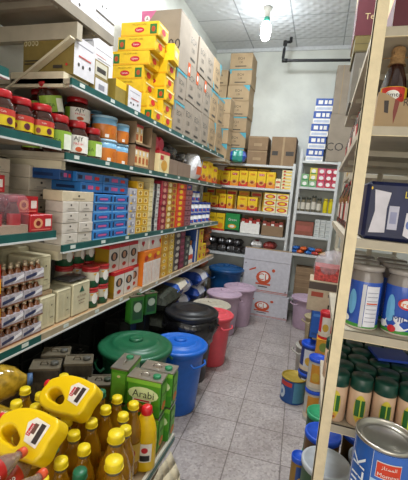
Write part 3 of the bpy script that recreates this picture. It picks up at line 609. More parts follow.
def blob(m, r, seed, sc_=(1, 1, 1), amp=.25, n=3):
    bm = bmesh.new(); bmesh.ops.create_icosphere(bm, subdivisions=n, radius=1); rnd = random.Random(seed); fs = [(Vector((rnd.uniform(-1, 1), rnd.uniform(-1, 1), rnd.uniform(-1, 1)))*5, rnd.uniform(0, 6)) for _ in range(6)]
    b = MB()
    for v in bm.verts:
        d = sum(math.sin(v.co.dot(f)+p) for f, p in fs)/6; c = v.co*(1+amp*d); v.co = Vector((c.x*r*sc_[0], c.y*r*sc_[1], max(c.z, -.8)*r*sc_[2]+.8*r*sc_[2]))
    for f in bm.faces: b.face([v.co.copy() for v in f.verts], m, True)
    bm.free(); return b
BAGK = mat('black_plastic_bag', '#141416', .22, var=.4, scale=25, bump=.6, bscale=18, coat=.5)
single('black_bundle', blob(BAGK, .09, 3, (.9, 1.1, .8), .4).mesh('black_bundle'), 'crumpled black plastic bundle on the taupe cartons, left', 'bundle', (-1.32, 2.94, 1.88))
single('black_bundle', blob(BAGK, .09, 8, (.9, 1.3, .6), .45).mesh('black_bundle'), 'crumpled black plastic bundle on the taupe cartons, right', 'bundle', (-1.31, 3.17, 1.88))
CLR = mat('clear_plastic_film', '#e4e4e0', .18, var=.06, trans=.55, bump=.7, bscale=22, coat=.5)
t = thing('carrier_bag', 'white carrier bag with orange print hanging beside the black bundles', 'bag', (-1.28, 3.50, 1.747))
obj('bag_body', blob(mat('white_bag_film', '#dfe0e2', .25, var=.05, bump=.5, bscale=20), .12, 5, (.8, 1.1, 1.25), .22), t)
b = MB(); b.face([(.085, -.09, .05), (.10, .02, .05), (.105, .02, .13), (.09, -.08, .13)], ORN); b.face([(.10, .03, .15), (.09, .08, .15), (.09, .08, .2), (.10, .03, .2)], mx('#3a57a0')); obj('bag_print', b, t)
for i in range(3):
    single('soup_box', boxmesh('sb2', .2, .14, .20+.03*(i % 2), ye, soup(i)), 'yellow soup box at the far end of the second left shelf, %s' % ORD[i], 'box', (-1.31, 3.80+i*.215, 1.747), AIS, 'yellow soup boxes at the far end of the second left shelf')

# ------------------------------------------------------------------ third left shelf
ZT = 1.287
WB = mx('#cfc8bd', rough=.5); wdec = [('e', 'F', .5, .68, .05, .1, INK), ('r', 'F', .3, .3, .7, .36, mx('#8d867c')), ('r', 'F', .2, .16, .8, .2, mx('#a8a196'))]
for i in range(5): colL('white_box', 1, 0, 0, 0, 0, 0, WB, (), '', '', '', '') if 0 else None
colL('white_box', 'wb', 1.515, 1.645, ZT, 4, .0555, WB, wdec, 'small white box, nearest column', 'box', 'white boxes in the nearest column', 'third left shelf', dep=.11)
colL('white_box', 'wb', 1.647, 1.775, ZT, 4, .0555, WB, wdec, 'small white box, touching the blue boxes', 'box', 'white boxes in the second column', 'third left shelf')
single('white_box', boxmesh('wblong', .262, .12, .052, mx('#d3c6a9'), [('e', 'F', .5, .55, .03, .1, INK), ('r', 'F', .3, .2, .7, .3, mx('#9c917c'))]), 'long beige box lying across the two white columns', 'box', (-1.284, 1.645, ZT+4*.0555), AIS)
BB = mx('#2f7fc8', rough=.35); bd = [('e', 'F', .5, .45, .33, .28, mx('#3558a5')), ('r', 'F', .28, .36, .72, .56, mx('#c9568c')), ('r', 'F', .05, .2, .14, .8, mx('#16284f')), ('r', 'F', .86, .2, .95, .8, mx('#16284f')), ('r', 'F', 0, 0, 1, .1, mx('#75b4e0')), ('r', 'L', .1, .3, .9, .7, mx('#4c93d0'))]
for c in range(2):
    colL('tissue_box', 'bb', 1.779+c*.196, 1.974+c*.196, ZT, 5, .0535, BB, bd, 'blue box with pink oval, %s column' % ('near', 'far')[c], 'box', 'blue boxes in the %s column' % ('near', 'far')[c], 'third left shelf')
dbd = [('r', 'F', .3, .3, .55, .7, mx('#c0508a')), ('r', 'F', .05, .3, .2, .7, mx('#10234a')), ('r', 'F', .66, .3, .84, .65, RED), ('r', 'L', .2, .3, .8, .6, mx('#0f2a55'))]
for i, (y0, y1, lv, nm) in enumerate(((1.665, 1.868, 0, 'lower left'), (1.875, 2.165, 0, 'lower right'), (1.52, 1.618, 1, 'upper left, darkest'), (1.625, 1.868, 1, 'upper middle'), (1.875, 2.165, 1, 'upper right'))):
    single('tissue_box', boxmesh('dbb%d' % i, y1-y0, .2, .052, mx('#1b477f' if i == 2 else '#2a6cae', rough=.35), dbd), 'long blue box under the second shelf, '+nm, 'box', (-1.33-(.02 if i == 2 else 0), (y0+y1)/2, ZT+(.2745, .3275)[lv]), AIS, 'long blue boxes under the second shelf')
colL('carton_box', 'gwb', 2.172, 2.272, ZT, 6, .053, mx('#b9b8bd'), [('r', 'F', .2, .2, .8, .7, mx('#8d8d99')), ('r', 'F', .0, .0, .3, .2, YEL), ('e', 'F', .6, .5, .12, .2, mx('#d9d9de'))], 'silvery white box beside the blue boxes', 'box', 'silvery white boxes', 'third left shelf', x=-1.215)
YB_ = mx('#dba91f', rough=.4); yd = [('r', 'F', .22, .18, .78, .78, mx('#efe2a0')), ('e', 'F', .5, .48, .2, .24, mx('#a97a1e')), ('r', 'F', 0, .9, 1, 1, mx('#f0d36b'))]
colL('soap_box', 'yb', 2.276, 2.376, ZT, 7, .053, YB_, yd, 'yellow square box, near yellow column', 'box', 'yellow square boxes, near column', 'third left shelf')
colL('soap_box', 'yb', 2.378, 2.478, ZT, 6, .053, YB_, yd, 'yellow square box, far yellow column', 'box', 'yellow square boxes, far column', 'third left shelf', x=-1.225)
colL('flat_box', 'cb', 2.28, 2.44, ZT, 12, .034, mx('#e0d3a2'), [('r', 'F', .1, .2, .9, .3, mx('#b39f5c'))], 'flat cream box behind the yellow boxes', 'box', 'flat cream boxes behind the yellow ones', 'third left shelf', x=-1.42, dep=.15)
colL('flat_box', 'cb', 2.48, 2.54, ZT, 11, .037, mx('#e0d3a2'), [('r', 'F', .1, .2, .9, .3, mx('#b39f5c'))], 'flat cream box in the narrow cream column', 'box', 'flat cream boxes in the narrow column', 'third left shelf')
colL('card_box', 'bwb', 2.545, 2.655, ZT, 7, .053, mx('#c9c9c4'), [('r', 'F', .0, .0, .45, 1, mx('#25262c')), ('r', 'F', .55, .3, .9, .6, mx('#8b8b88'))], 'black and white box beside the dark red column', 'box', 'black and white boxes', 'third left shelf')
RD = mx('#8e1f33', rough=.4)
colL('incense_box', 'rd', 2.66, 2.80, ZT, 8, .05, RD, [('r', 'L', .1, .2, .9, .8, mx('#b52a42')), ('e', 'F', .5, .5, .22, .36, mx('#c98d7a')), ('r', 'F', .0, .0, .14, 1, mx('#b52a42'))], 'dark red box in the tall red column', 'box', 'dark red boxes in the tall column', 'third left shelf', x=-1.215)
colL('incense_box', 'gy', 2.805, 3.02, ZT, 8, .05, mx('#c99a35', rough=.4), [('e', 'F', .3, .5, .16, .36, mx('#e9dba3')), ('e', 'F', .72, .5, .16, .36, mx('#a5452a')), ('r', 'F', .48, 0, .52, 1, mx('#8c5a1c'))], 'golden patterned box in the gold column', 'box', 'golden patterned boxes', 'third left shelf')
colL('soap_box', 'orr', 3.025, 3.24, ZT, 8, .05, mx('#d8442a', rough=.4), [('e', 'F', .4, .5, .2, .36, YEL), ('r', 'F', .75, .0, 1, 1, mx('#b8331f'))], 'orange-red box in the orange column', 'box', 'orange-red boxes', 'third left shelf', x=-1.215)
colL('soap_box', 'mrn', 3.245, 3.44, ZT, 7, .05, mx('#7d4149', rough=.5), [('r', 'F', .1, .15, .9, .85, mx('#93606a')), ('e', 'F', .5, .5, .1, .2, mx('#5a2430'))], 'maroon patterned box in the maroon column', 'box', 'maroon patterned boxes', 'third left shelf')
single('blue_box', boxmesh('blt', .16, .15, .05, mx('#243c8f'), [('r', 'F', .3, .3, .7, .7, mx('#c04a7a'))]), 'dark blue box lying on top of the maroon column', 'box', (-1.30, 3.34, ZT+.352), AIS)
def stub(r, h):
    b = MB().lathe([(r*.95, 0), (r, .006), (r, h*.86)], mx('#dcdcdc', rough=.35), 16)
    b.patch(r, h*.15, h*.45, -140, -40, mx('#2b4fae'), 6).patch(r, h*.25, h*.38, -110, -70, mx('#c23a3a'), 4, off=.0012)
    l = MB().lathe([(r*1.05, h*.84), (r*1.05, h*.98), (r, h), (0, h)], mx('#1d3f9c', rough=.3), 16)
    return [('tub_body', b.mesh('tub_body')), ('lid', l.mesh('lid'))]
sm = stub(.066, .115)
for lv in range(3):
    for c in range(5):
        if lv == 2 and c > 1: continue
        stamp(sm, 'butter_tub', 'white tub with blue lid, %s layer, %s from left on the third shelf' % (('bottom', 'middle', 'top')[lv], ORD[c]), 'tub', (-1.295, 3.53+c*.145, ZT+lv*.116), AIS, 'white tubs with blue lids')

# near shelf: red wafer boxes, shrink-wrapped bottles, white boxes behind
NR = mx('#b5232a', rough=.35); rdc = [('e', 'F', .35, .5, .2, .3, mx('#d99a6c')), ('e', 'F', .35, .5, .1, .16, mx('#7d1a1c')), ('r', 'F', .66, .3, .92, .75, mx('#e6dcd4')), ('r', 'F', .05, .1, .9, .16, mx('#e07a6a')), ('r', 'L', .1, .2, .9, .8, mx('#c8363a'))]
ZN = 1.367
for i, (y, z, x) in enumerate(((1.275, ZN, -1.285), (1.215, ZN+.088, -1.315), (1.275-.20, ZN+.176, -1.29))):
    pass
single('wafer_box', boxmesh('waf', .135, .1, .078, NR, rdc), 'red biscuit box at the near shelf end, lowest', 'box', (-1.27, 1.375, ZN), AIS-.05, 'red biscuit boxes on the near shelf')
single('wafer_box', boxmesh('wafb', .135, .1, .078, mx('#c9b9a5'), [('r', 'F', 0, .1, .6, .9, mx('#b86a54'))]), 'dull beige box beneath the middle red biscuit box', 'box', (-1.39, 1.33, ZN), AIS, None)
single('wafer_box', boxmesh('waf', .135, .1, .078, NR, rdc), 'red biscuit box just above the lowest red box', 'box', (-1.32, 1.335, ZN+.08), AIS, 'red biscuit boxes on the near shelf')
single('wafer_box', boxmesh('waf2', .16, .1, .072, NR, rdc), 'red biscuit box on top of the wrapped dark bottles', 'box', (-1.32, 1.13, ZN+.172), AIS, 'red biscuit boxes on the near shelf')
colL('white_box', 'wbb', .86, 1.03, ZN, 6, .065, mx('#c9bfae'), wdec, 'white box at back of near shelf, first column', 'box', 'white boxes at the back of the near shelf', 'by the wall', x=-1.43)
colL('white_box', 'wbb', 1.035, 1.21, ZN, 6, .065, mx('#c9bfae'), wdec, 'white box at back of near shelf, second column', 'box', 'white boxes at the back of the near shelf', 'by the wall', x=-1.45)
colL('white_box', 'wbb', 1.215, 1.40, ZN, 5, .065, mx('#cbc1ae'), wdec, 'white box at back of near shelf, third column', 'box', 'white boxes at the back of the near shelf', 'by the wall', x=-1.44)
colL('white_box', 'wbc', 1.50, 1.68, ZT, 6, .065, mx('#cbc1ae'), wdec, 'white box at the back of the third shelf', 'box', 'white boxes at the back of the third shelf', 'by the wall', x=-1.42)
# shrink-wrapped pack of dark bottles
t = thing('bottle_pack', 'shrink-wrapped pack of dark bottles with red labels on the near shelf', 'pack', (-1.30, 1.145, ZN), AIS)
obj('cardboard_tray', MB().box(-.15, -.075, 0, .15, .075, .035, mx('#b5a48f')), t)
for i in range(3):
    for j in range(2):
        if j == 1 and i != 1 and 0: continue
        c = (-.10+i*.10, -.035+j*.075, .004)
        bb = MB().lathe([(.030, 0), (.034, .01), (.034, .06), (.026, .10), (.018, .12), (.018, .135)], mat('dark_syrup', '#1d0d0a', .15, coat=.6), 14, c=c)
        ob = obj('bottle', bb, t); 
        lb = MB().patch(.034, .02, .085, -170, -10, mx('#b5202c'), 8, c=(c[0], c[1])); obj('bottle_label', lb, ob)
        cp = MB().lathe([(.022, .13), (.022, .155), (0, .156)], mx('#7c1e28'), 12, c=c); obj('bottle_cap', cp, ob)
FILM = mat('shrink_film', '#d4a0a6', .12, var=.05, alpha=.22, bump=.4, bscale=30)
fl = MB().lathe([(.215, .0), (.215, .14), (.19, .168), (0, .17)], FILM, 4, T=Matrix.Rotation(PI/4, 4, 'Z') , sy=1)
for i, v in enumerate(fl.v): fl.v[i] = (v[0], v[1]*.50, v[2])
obj('film_wrap', fl, t)

# ------------------------------------------------------------------ lowest left shelf
ZL = .867
def ar(*c): return ''.join(chr(x) for x in reversed(c))
WA1 = ar(0xFE8D, 0xFEDF, 0xFEE4, 0xFEE4, 0xFE98, 0xFE8E, 0xFEAF); WA2 = ar(0xFEA3, 0xFEE0, 0xFEF4, 0xFE90)
BOT = mat('brown_sauce_glass', '#7a4a2c', .15, var=.25, coat=.5)
bt_ = MB().lathe([(.015, 0), (.017, .004), (.017, .05), (.010, .066), (.008, .074)], BOT, 9).mesh('bottle')
cp_ = MB().lathe([(.0095, .072), (.0095, .086), (0, .087)], mx('#c9b79a', rough=.3, metal=.4), 9).mesh('bottle_cap')
packband = MB(); packband.box(-.058, -.040, .004, .058, .040, .05, mat('printed_shrink_wrap', '#b9b4bd', .2, var=.3, scale=60, coat=.5))
decals(packband, .117, .082, .05, [('p', 'FL', [(.05, .25), (.6, .45), (.6, .75), (.05, .55)], mx('#2d3558')), ('p', 'FL', [(.5, .3), (.98, .55), (.98, .85), (.7, .7)], mx('#e6e6ec')), ('r', 'FL', 0, 0, 1, .15, mx('#7a5138'))])
packband = packband.mesh('wrapper')
for lv in range(4):
    for c in range(2):
        t = thing('bottle_pack', 'shrink-wrapped pack of small brown bottles, %s layer, %s pack' % (('bottom', 'second', 'third', 'top')[lv], ('near', 'far')[c]), 'pack', (-1.27+.006*(lv % 2), 1.222+c*.121, ZL+.001+lv*.0905), R90, 'packs of small brown bottles on the lowest shelf')
        obj('wrapper', packband, t)
        for i in range(3):
            for j in range(2):
                b_ = obj('bottle', bt_, t, (-.038+i*.038, -.019+j*.038, .001)); obj('bottle_cap', cp_, b_)
for i in range(3):
    single('orange_box', boxmesh('orbox', .15, .16, .125, mx('#d8401c', rough=.4), [('p', 'FR', [(.3, 0), (1, 0), (1, .5), (.6, .35)], mx('#efc01f'))]), 'orange-red box at the near end of the lowest shelf, %s' % lvl(i, 3), 'box', (-1.30, 1.075, ZL+i*.1265), R90, 'orange-red boxes on the lowest shelf')
CT = mx('#cfc8a8', rough=.35); CTG = mx('#b9b294', rough=.35)
def ctin(w, d, h, tri=False):
    b = MB(); m = boxmesh('ct%s' % tri, w, d, h, CT, [('r', 'F', .04, .03, .96, .05, CTG), ('r', 'F', .04, .95, .96, .97, CTG)]+
        ([('p', 'F', [(.35, .70), (.65, .70), (.5, .90)], mx('#1d5a45')), ('t', 'F', .5, .58, .07, 'ALTUNSA', mx('#8c6a54')), ('r', 'F', .3, .44, .7, .46, mx('#8c6a54')), ('r', 'F', .35, .34, .65, .36, mx('#8c6a54'))] if tri else [('r', 'F', .15, .15, .42, .85, mx('#c2bb9a')), ('r', 'F', .56, .15, .85, .85, mx('#c2bb9a')), ('e', 'F', .7, .7, .04, .03, INK), ('r', 'F', .60, .3, .8, .33, mx('#7d7660'))]), ch=.006)
    return m
for (x, y, z, w_, d_, h_, tri, lab) in ((-1.31, 1.455, ZL, .105, .15, .165, False, 'cream tin beside the bottle packs, at shelf level'), (-1.31, 1.575, ZL, .11, .15, .175, False, 'cream tin next to the one with a green triangle'), (-1.305, 1.715, ZL, .155, .15, .185, True, 'cream tin with a green triangle emblem on the lowest shelf'),
        (-1.335, 1.43, ZL+.19, .13, .15, .18, False, 'cream tin stacked above the tins beside the bottle packs'), (-1.46, 1.22, ZL, .2, .12, .2, False, 'cream tin at the back behind the bottle packs, lower near one'), (-1.46, 1.22, ZL+.202, .2, .12, .19, False, 'cream tin at the back behind the bottle packs, upper near one'),
        (-1.48, 1.43, ZL, .18, .12, .2, False, 'cream tin at the back behind the cream tins, lower'), (-1.48, 1.43, ZL+.202, .18, .12, .19, False, 'cream tin at the back behind the cream tins, upper'), (-1.47, 1.02, ZL, .18, .12, .2, False, 'cream tin nearest the camera at the back, lower'), (-1.47, 1.02, ZL+.202, .18, .12, .19, False, 'cream tin nearest the camera at the back, upper')):
    single('cream_tin', ctin(w_, d_, h_, tri), lab, 'tin', (x, y, z), R90)
single('dark_packet', pouch('f', mx('#494747', rough=.3), .16, .12, .03, 3).mesh('dark_packet'), 'dark foil packet lying on the cream tins', 'packet', (-1.30, 1.70, ZL+.187), R90)
single('liner_board', MB().box(-.08, -.06, 0, .08, .06, .02, CARD).mesh('spacer'), 'cardboard piece between the stacked cream tins', 'cardboard', (-1.335, 1.44, ZL+.168), 0)
RG = mx('#a8262a', rough=.35); GG = mx('#1e5436', rough=.35)
def rtin(r, h):
    b = MB().lathe([(r*.95, 0), (r, .004), (r, h*.35), (r, h*.75), (r, h*.9)], [GG, GG, mx('#c9c3b0'), RG], 16)
    b.patch(r, h*.2, h*.72, -130, -85, WHITE, 5, ell=True).patch(r, h*.3, h*.5, -80, -50, RED, 4, ell=True, off=.002).patch(r, h*.62, h*.7, -140, -40, mx('#d9a93a'), 6)
    l = MB().lathe([(r*1.02, h*.88), (r*1.02, h*.97), (r*.9, h), (0, h*.98)], mx('#b32a2c', rough=.3), 16)
    return [('tin_body', b.mesh('tin_body')), ('lid', l.mesh('lid'))]
rdt = rtin(.052, .125); k = 0
for lv in range(3):
    for r_ in range(2):
        for c in range(3 if r_ else 2):
            if r_ == 0 and lv == 2: continue
            y = 1.855+c*.107 if r_ == 0 else 1.72+c*.107+.05
            stamp(rdt, 'tomato_paste_tin', 'round red and green tin, %s row, %s layer, %s from left on the lowest shelf' % (('front', 'back')[r_], ('bottom', 'middle', 'top')[lv], ORD[c]), 'tin', (-1.275 if r_ == 0 else -1.40, y, ZL+lv*.126), AIS+.3*((c+lv) % 2), 'round red and green tins')
GOLD = mx('#9a7a1c', rough=.35)
def mbox(w_): return boxmesh('milkbox', w_, .12, .178, GOLD, [('r', 'F', .0, 0, 1, 1, mx('#d9d2c8')), ('r', 'FLR', 0, .86, 1, 1, RED), ('e', 'F', .5, .56, .34, .17, mx('#2a2422')), ('e', 'F', .5, .56, .16, .13, mx('#b98a6a')), ('e', 'F', .5, .2, .2, .08, mx('#b93a2c')), ('p', 'L', [(0, 0), (1, 0), (1, .2), (0, .35)], mx('#86691a'))], mt=RED)
for i, y in enumerate((2.115, 2.245)): single('milk_powder_box', mbox(.125), 'gold box with a red lid and white portrait front, lower row, '+('left', 'right')[i], 'box', (-1.285, y, ZL), R90, 'gold and white boxes in the lower row')
for i, y in enumerate((2.075, 2.205, 2.335)): single('milk_powder_box', mbox(.125), 'gold box with a red lid and white portrait front, upper row, '+('left', 'middle', 'right')[i], 'box', (-1.30, y, ZL+.18) if 0 else (-1.31-.0, y, ZL+.180), R90, 'gold and white boxes in the upper row')
single('milk_powder_box', mbox(.125), 'gold box under the right end of the upper row', 'box', (-1.315, 2.375, ZL), R90)
for i in range(2):
    single('tall_pack', boxmesh('stripe', .15, .14, .27, mx('#e0791f', rough=.4), [('r', 'F', 0, 0, 1, .68, WHITE)]+[('r', 'F', .1+.16*q, .03, .14+.16*q, .66, mx('#e8b58a')) for q in range(6)]+[('e', 'F', .25, .8, .18, .08, mx('#c2331f')), ('e', 'F', .6, .86, .2, .06, YEL)]), 'tall orange and white striped pack on the lowest shelf, '+('left', 'right')[i], 'pack', (-1.285, 2.52+i*.153, ZL), R90, 'tall orange and white striped packs')
for i in range(3):
    single('wafer_pack', boxmesh('heart', .14, .14, .10, (WHITE, mx('#d8772a'), mx('#d8772a'))[i], [('e', 'F', .35, .6, .1, .14, RED), ('e', 'F', .5, .6, .1, .14, RED), ('p', 'F', [(.26, .55), (.59, .55), (.43, .3)], RED)] if i == 0 else [('e', 'F', .5, .5, .3, .3, mx('#c4551c'))]), ('white pack with a red heart above the gold boxes', 'orange pack lying on the left striped pack', 'orange pack lying on the right striped pack')[i], 'pack', ((-1.31, 2.475-.0, ZL+.272) if i == 0 else (-1.30+.0, 2.475+.145*i-.0, ZL+.272)), R90, None)
for c, (y0, y1, nm, m_) in enumerate(((2.76, 2.90, 'near', mx('#d8a72a')), (2.905, 3.05, 'far', mx('#d2b240')))):
    colL('soap_box', 'yl%d' % c, y0, y1, ZL, 7, .055, m_, [('e', 'F', .6, .5, .22, .3, mx('#e9dfa0')), ('r', 'F', 0, 0, .2, 1, mx('#c08a20')), ('e', 'F', .6, .5, .1, .16, mx('#a06a1c'))], 'yellow box in the %s yellow column' % nm, 'box', 'yellow boxes in the %s column of the lowest shelf' % nm, 'lowest left shelf')
colL('card_box', 'dkw', 3.055, 3.20, ZL, 6, .062, mx('#3a3836'), [('e', 'F', .6, .5, .3, .34, mx('#b9b4a4')), ('r', 'F', 0, .0, .15, 1, mx('#66605a'))], 'dark box with pale oval', 'box', 'dark boxes with pale ovals', 'lowest left shelf')
colL('card_box', 'dkr', 3.205, 3.33, ZL, 6, .062, mx('#6a1f35'), [('r', 'F', .2, .3, .8, .7, mx('#8d3550'))], 'wine red box beside the dark boxes', 'box', 'wine red boxes', 'lowest left shelf')
colL('card_box', 'dkg', 3.335, 3.48, ZL, 5, .062, mx('#2c3a33'), [('e', 'F', .5, .5, .2, .3, mx('#86907f'))], 'dark green box beside the wine red boxes', 'box', 'dark green boxes', 'lowest left shelf')
wb_ = MB().lathe([(.034, 0), (.036, .01), (.036, .14), (.018, .18), (.014, .2)], mx('#d9d6cf'), 14); wb_.patch(.036, .05, .1, -150, -30, mx('#c9503a'), 6)
wl_ = MB().lathe([(.017, .195), (.017, .24), (0, .242)], mx('#c9772a'), 10)
for i, y in enumerate((3.53, 3.61)): stamp([('bottle_body', wb_.mesh('bottle_body')), ('bottle_cap', wl_.mesh('bottle_cap'))], 'sauce_bottle', 'white bottle with an orange cap on the lowest shelf, '+('left', 'right')[i], 'bottle', (-1.265, y, ZL), AIS, 'white bottles with orange caps')
colL('card_box', 'bwh', 3.66, 3.76, ZL, 3, .12, mx('#2c4f8f'), [('r', 'F', .0, 0, .4, 1, WHITE)], 'blue and white upright box', 'box', 'blue and white upright boxes', 'lowest left shelf')
for i in range(2):
    for j in range(1):
        colL('soap_box', 'yfar', 3.78+i*.14, 3.915+i*.14, ZL, (4, 2, 2)[i], .088, mx('#e3bf1e'), [('e', 'F', .5, .5, .2, .2, RED), ('r', 'F', .1, .7, .9, .8, mx('#b98b16'))], 'bright yellow box, %s of two columns' % ('left', 'right')[i], 'box', 'bright yellow boxes, %s column' % ('left', 'right')[i], 'lowest left shelf')
RS = mx('#a5552c', rough=.5); RS2 = mx('#7d4a33', rough=.5)
for i in range(4):
    single('rice_bag', pouch('rb', (RS, RS2)[i % 2], .20, .26, .10, i+3, mx('#b9a48a')).mesh('rice_bag'), 'orange-brown bag stacked at the far end of the lowest shelf, %s' % lvl(i, 4), 'bag', (-1.37, 4.22+.01*(i % 2), ZL+i*.088), R90, 'orange-brown bags at the shelf end')
# rack between the shelf end and the back rack: bags on the floor side
for i in range(5):
    single('rice_bag', pouch('rb2', (RS, mx('#8f6045', rough=.5), RS2)[i % 3], .30, .24, .13, i+20, mx('#c8b49a')).mesh('rice_bag'), 'brown grain bag in the stack beyond the left shelves, %s' % lvl(i, 5), 'bag', (-1.50+.01*(i % 2), 4.64, .622+i*.14), R90, 'brown grain bags beyond the left shelves')
single('low_table', MB().box(-.18, -.16, .58, .18, .16, .62, SHELFG).box(-.18, -.16, 0, -.14, -.12, .58, SHELFG).box(.14, -.16, 0, .18, -.12, .58, SHELFG).box(-.18, .12, 0, -.14, .16, .58, SHELFG).box(.14, .12, 0, .18, .16, .58, SHELFG).mesh('low_table'), 'low stand beneath the brown grain bags', 'stand', (-1.51, 4.64, 0))

# ------------------------------------------------------------------ bins along the aisle
def bin_parts(key, r0_, r1_, h, m, lidm, lid=True, knob=True, nh=2):
    b = MB().lathe([(r0_*.96, 0), (r0_, .012), (r0_+(r1_-r0_)*.7, h*.70), (r0_+(r1_-r0_)*.72, h*.72), (r1_*.985, h*.90), (r1_*1.05, h*.91), (r1_*1.05, h*.95), (r1_*.98, h*.955)], m, 36, cap1=not lid or True)
    out = [('bin_body', b.mesh('bin_body'))]
    for s_ in range(nh):
        hd = MB(); a = PI*s_+.35; c = Vector((math.cos(a), math.sin(a), 0))*r1_*1.04; tg = Vector((-math.sin(a), math.cos(a), 0)); n_ = Vector((math.cos(a), math.sin(a), 0))
        hd.tube([c+tg*-.07+Vector((0, 0, h*.84)), c+n_*.022+tg*-.06+Vector((0, 0, h*.80)), c+n_*.026+Vector((0, 0, h*.79)), c+n_*.022+tg*.06+Vector((0, 0, h*.80)), c+tg*.07+Vector((0, 0, h*.84))], .008, m, 7)
        out.append(('handle', hd.mesh('handle')))
    if lid:
        l = MB().lathe([(r1_*1.10, h*.945), (r1_*1.13, h*.95), (r1_*1.13, h*.985), (r1_*1.08, h*1.0), (r1_*1.0, h*1.005), (r1_*.96, h*.985), (r1_*.72, h*1.02), (r1_*.66, h*1.045), (r1_*.62, h*1.03), (r1_*.3, h*1.045), (0, h*1.05)], lidm, 40)
        out.append(('lid', l.mesh('lid')))
        if knob: out.append(('lid_knob', MB().lathe([(.05, h*1.03), (.045, h*1.06), (.04, h*1.075), (.03, h*1.07), (.0, h*1.065)], lidm, 20).mesh('lid_knob')))
    return out
GRN = mat('green_plastic', '#1f6040', .35, var=.08); BLP = mat('blue_plastic', '#1763c4', .38, var=.06); BKP = mat('black_plastic', '#1c1d20', .4, var=.1); REP = mat('red_plastic', '#d9505a', .4, var=.05)
LIL = mat('lilac_plastic', '#b9a0b4', .5, var=.06); CRM = mat('cream_plastic', '#b9b2a0', .5, var=.08); DBL = mat('dark_blue_plastic', '#124a7e', .4, var=.08)
stamp(bin_parts('g', .175, .213, .60, GRN, GRN), 'storage_bin', 'dark green bin with a round knobbed lid beside the oil bottles', 'bin', (-1.035, 2.045, 0), .5)
stamp(bin_parts('b', .150, .185, .50, BLP, BLP), 'storage_bin', 'bright blue bin with lid beside the green bin', 'bin', (-.865, 2.425, 0), -.8)
t = stamp(bin_parts('k', .165, .208, .61, BKP, BKP, knob=False), 'storage_bin', 'black bin with a lid and a plastic bag lining its rim', 'bin', (-.945, 2.88, 0), .2)
rnd = random.Random(4)
def wr(r, z, a): return (r*(1+.03*math.sin(9*a+z*60)+.02*math.sin(23*a+z*90)), z+.012*math.sin(7*a+2))
obj('bag_lining', MB().lathe([(.212, .565), (.236, .545), (.240, .49), (.222, .43), (.208, .39), (.204, .36)], BAGK, 60, cap0=False, cap1=False, warp=wr), t)
stamp(bin_parts('r', .135, .165, .49, REP, REP), 'storage_bin', 'coral red bin with lid behind the black bin', 'bin', (-.835, 3.26, 0), -.9)
stamp(bin_parts('c', .16, .185, .45, CRM, CRM), 'storage_bin', 'pale bin with a cream lid behind the red bin', 'bin', (-.98, 3.66, 0), .4)
stamp(bin_parts('l', .155, .185, .49, LIL, LIL), 'storage_bin', 'lilac bin with lid, nearer of the left pair', 'bin', (-.945, 4.06, 0), .1)
stamp(bin_parts('m', .155, .185, .49, LIL, LIL), 'storage_bin', 'lilac bin with lid next to the white cartons', 'bin', (-.84, 4.46, 0), .9)
stamp(bin_parts('d', .19, .225, .62, DBL, DBL), 'storage_bin', 'dark blue bin standing behind the lilac bins', 'bin', (-1.215, 4.83-.06, 0) if 0 else (-1.0, 4.0, 0)) if 0 else None
stamp(bin_parts('d', .17, .218, .64, DBL, DBL), 'storage_bin', 'dark blue bin with lid in the far left corner behind the lilac bins', 'bin', (-1.12, 4.79, 0), .5)
bpy.data.objects[-1] if 0 else None
stamp(bin_parts('q', .15, .18, .40, LIL, LIL), 'storage_bin', 'lilac bin standing under the right back rack', 'bin', (-.01, 4.80, 0), .3)
stamp(bin_parts('w', .095, .115, .30, mat('wicker_beige', '#b5a684', .7, var=.2, scale=60), mat('wicker_beige', '#b5a684'), knob=False), 'storage_basket', 'small beige basket with a lid on the floor at right', 'basket', (.11, 4.36, 0), .3)
single('pink_cloth', blob(mx('#c95565', rough=.8), .07, 12, (1.2, 1.3, .5), .3).mesh('pink_cloth'), 'crumpled pink cloth on the floor before the beige basket', 'cloth', (.085, 4.06, 0))
t = stamp(bin_parts('v', .10, .12, .31, mat('offwhite_plastic', '#a9a69c', .5, var=.08), None, lid=False), 'open_bucket', 'white open bucket of brown goods at the foot of the right rack', 'bucket', (.065, 3.40, 0), .3)
obj('bucket_contents', blob(mat('brown_nuts', '#5a3f30', .8, var=.5, scale=90), .098, 6, (1, 1, .28), .25), t, (0, 0, .285))
# sacks between bins and shelves
SK = mat('dark_mesh_sack', '#2a2e22', .8, var=.9, scale=70); FB = mx('#d5d0bf', rough=.5); 
single('mesh_sack', pouch('s', SK, .42, .34, .20, 1).mesh('mesh_sack'), 'dark mesh sack behind the black bin, uppermost', 'sack', (-1.31, 2.95, .545), R90)
for i in range(3): single('mesh_sack', pouch('s', SK, .42, .34, .17, 2+i).mesh('mesh_sack'), 'dark sack in the pile behind the black bin, %s' % ('on the floor', 'second', 'third')[i], 'sack', (-1.31, 2.93+.02*i, i*.18), R90, 'dark sacks piled behind the black bin')
single('flour_sack', pouch('s', FB, .46, .30, .13, 5, mx('#b9bf8a'), mx('#2a56a8')).mesh('flour_sack'), 'cream flour sack with blue ends lying on the dark sack', 'sack', (-1.33, 3.28, .62), R90+.1)
BS = mx('#d5d8de', rough=.3)
for i in range(4):
    single('flour_sack', pouch('s', BS, .40, .30, .17, 8+i, (BS, mx('#23489c'))[i % 2], mx('#23489c', rough=.3)).mesh('flour_sack'), 'blue and white sack in the pile before the dark blue bin, %s' % lvl(i, 4), 'sack', (-1.40+.015*(i % 2), 3.55, i*.175), R90, 'blue and white sacks in a pile')
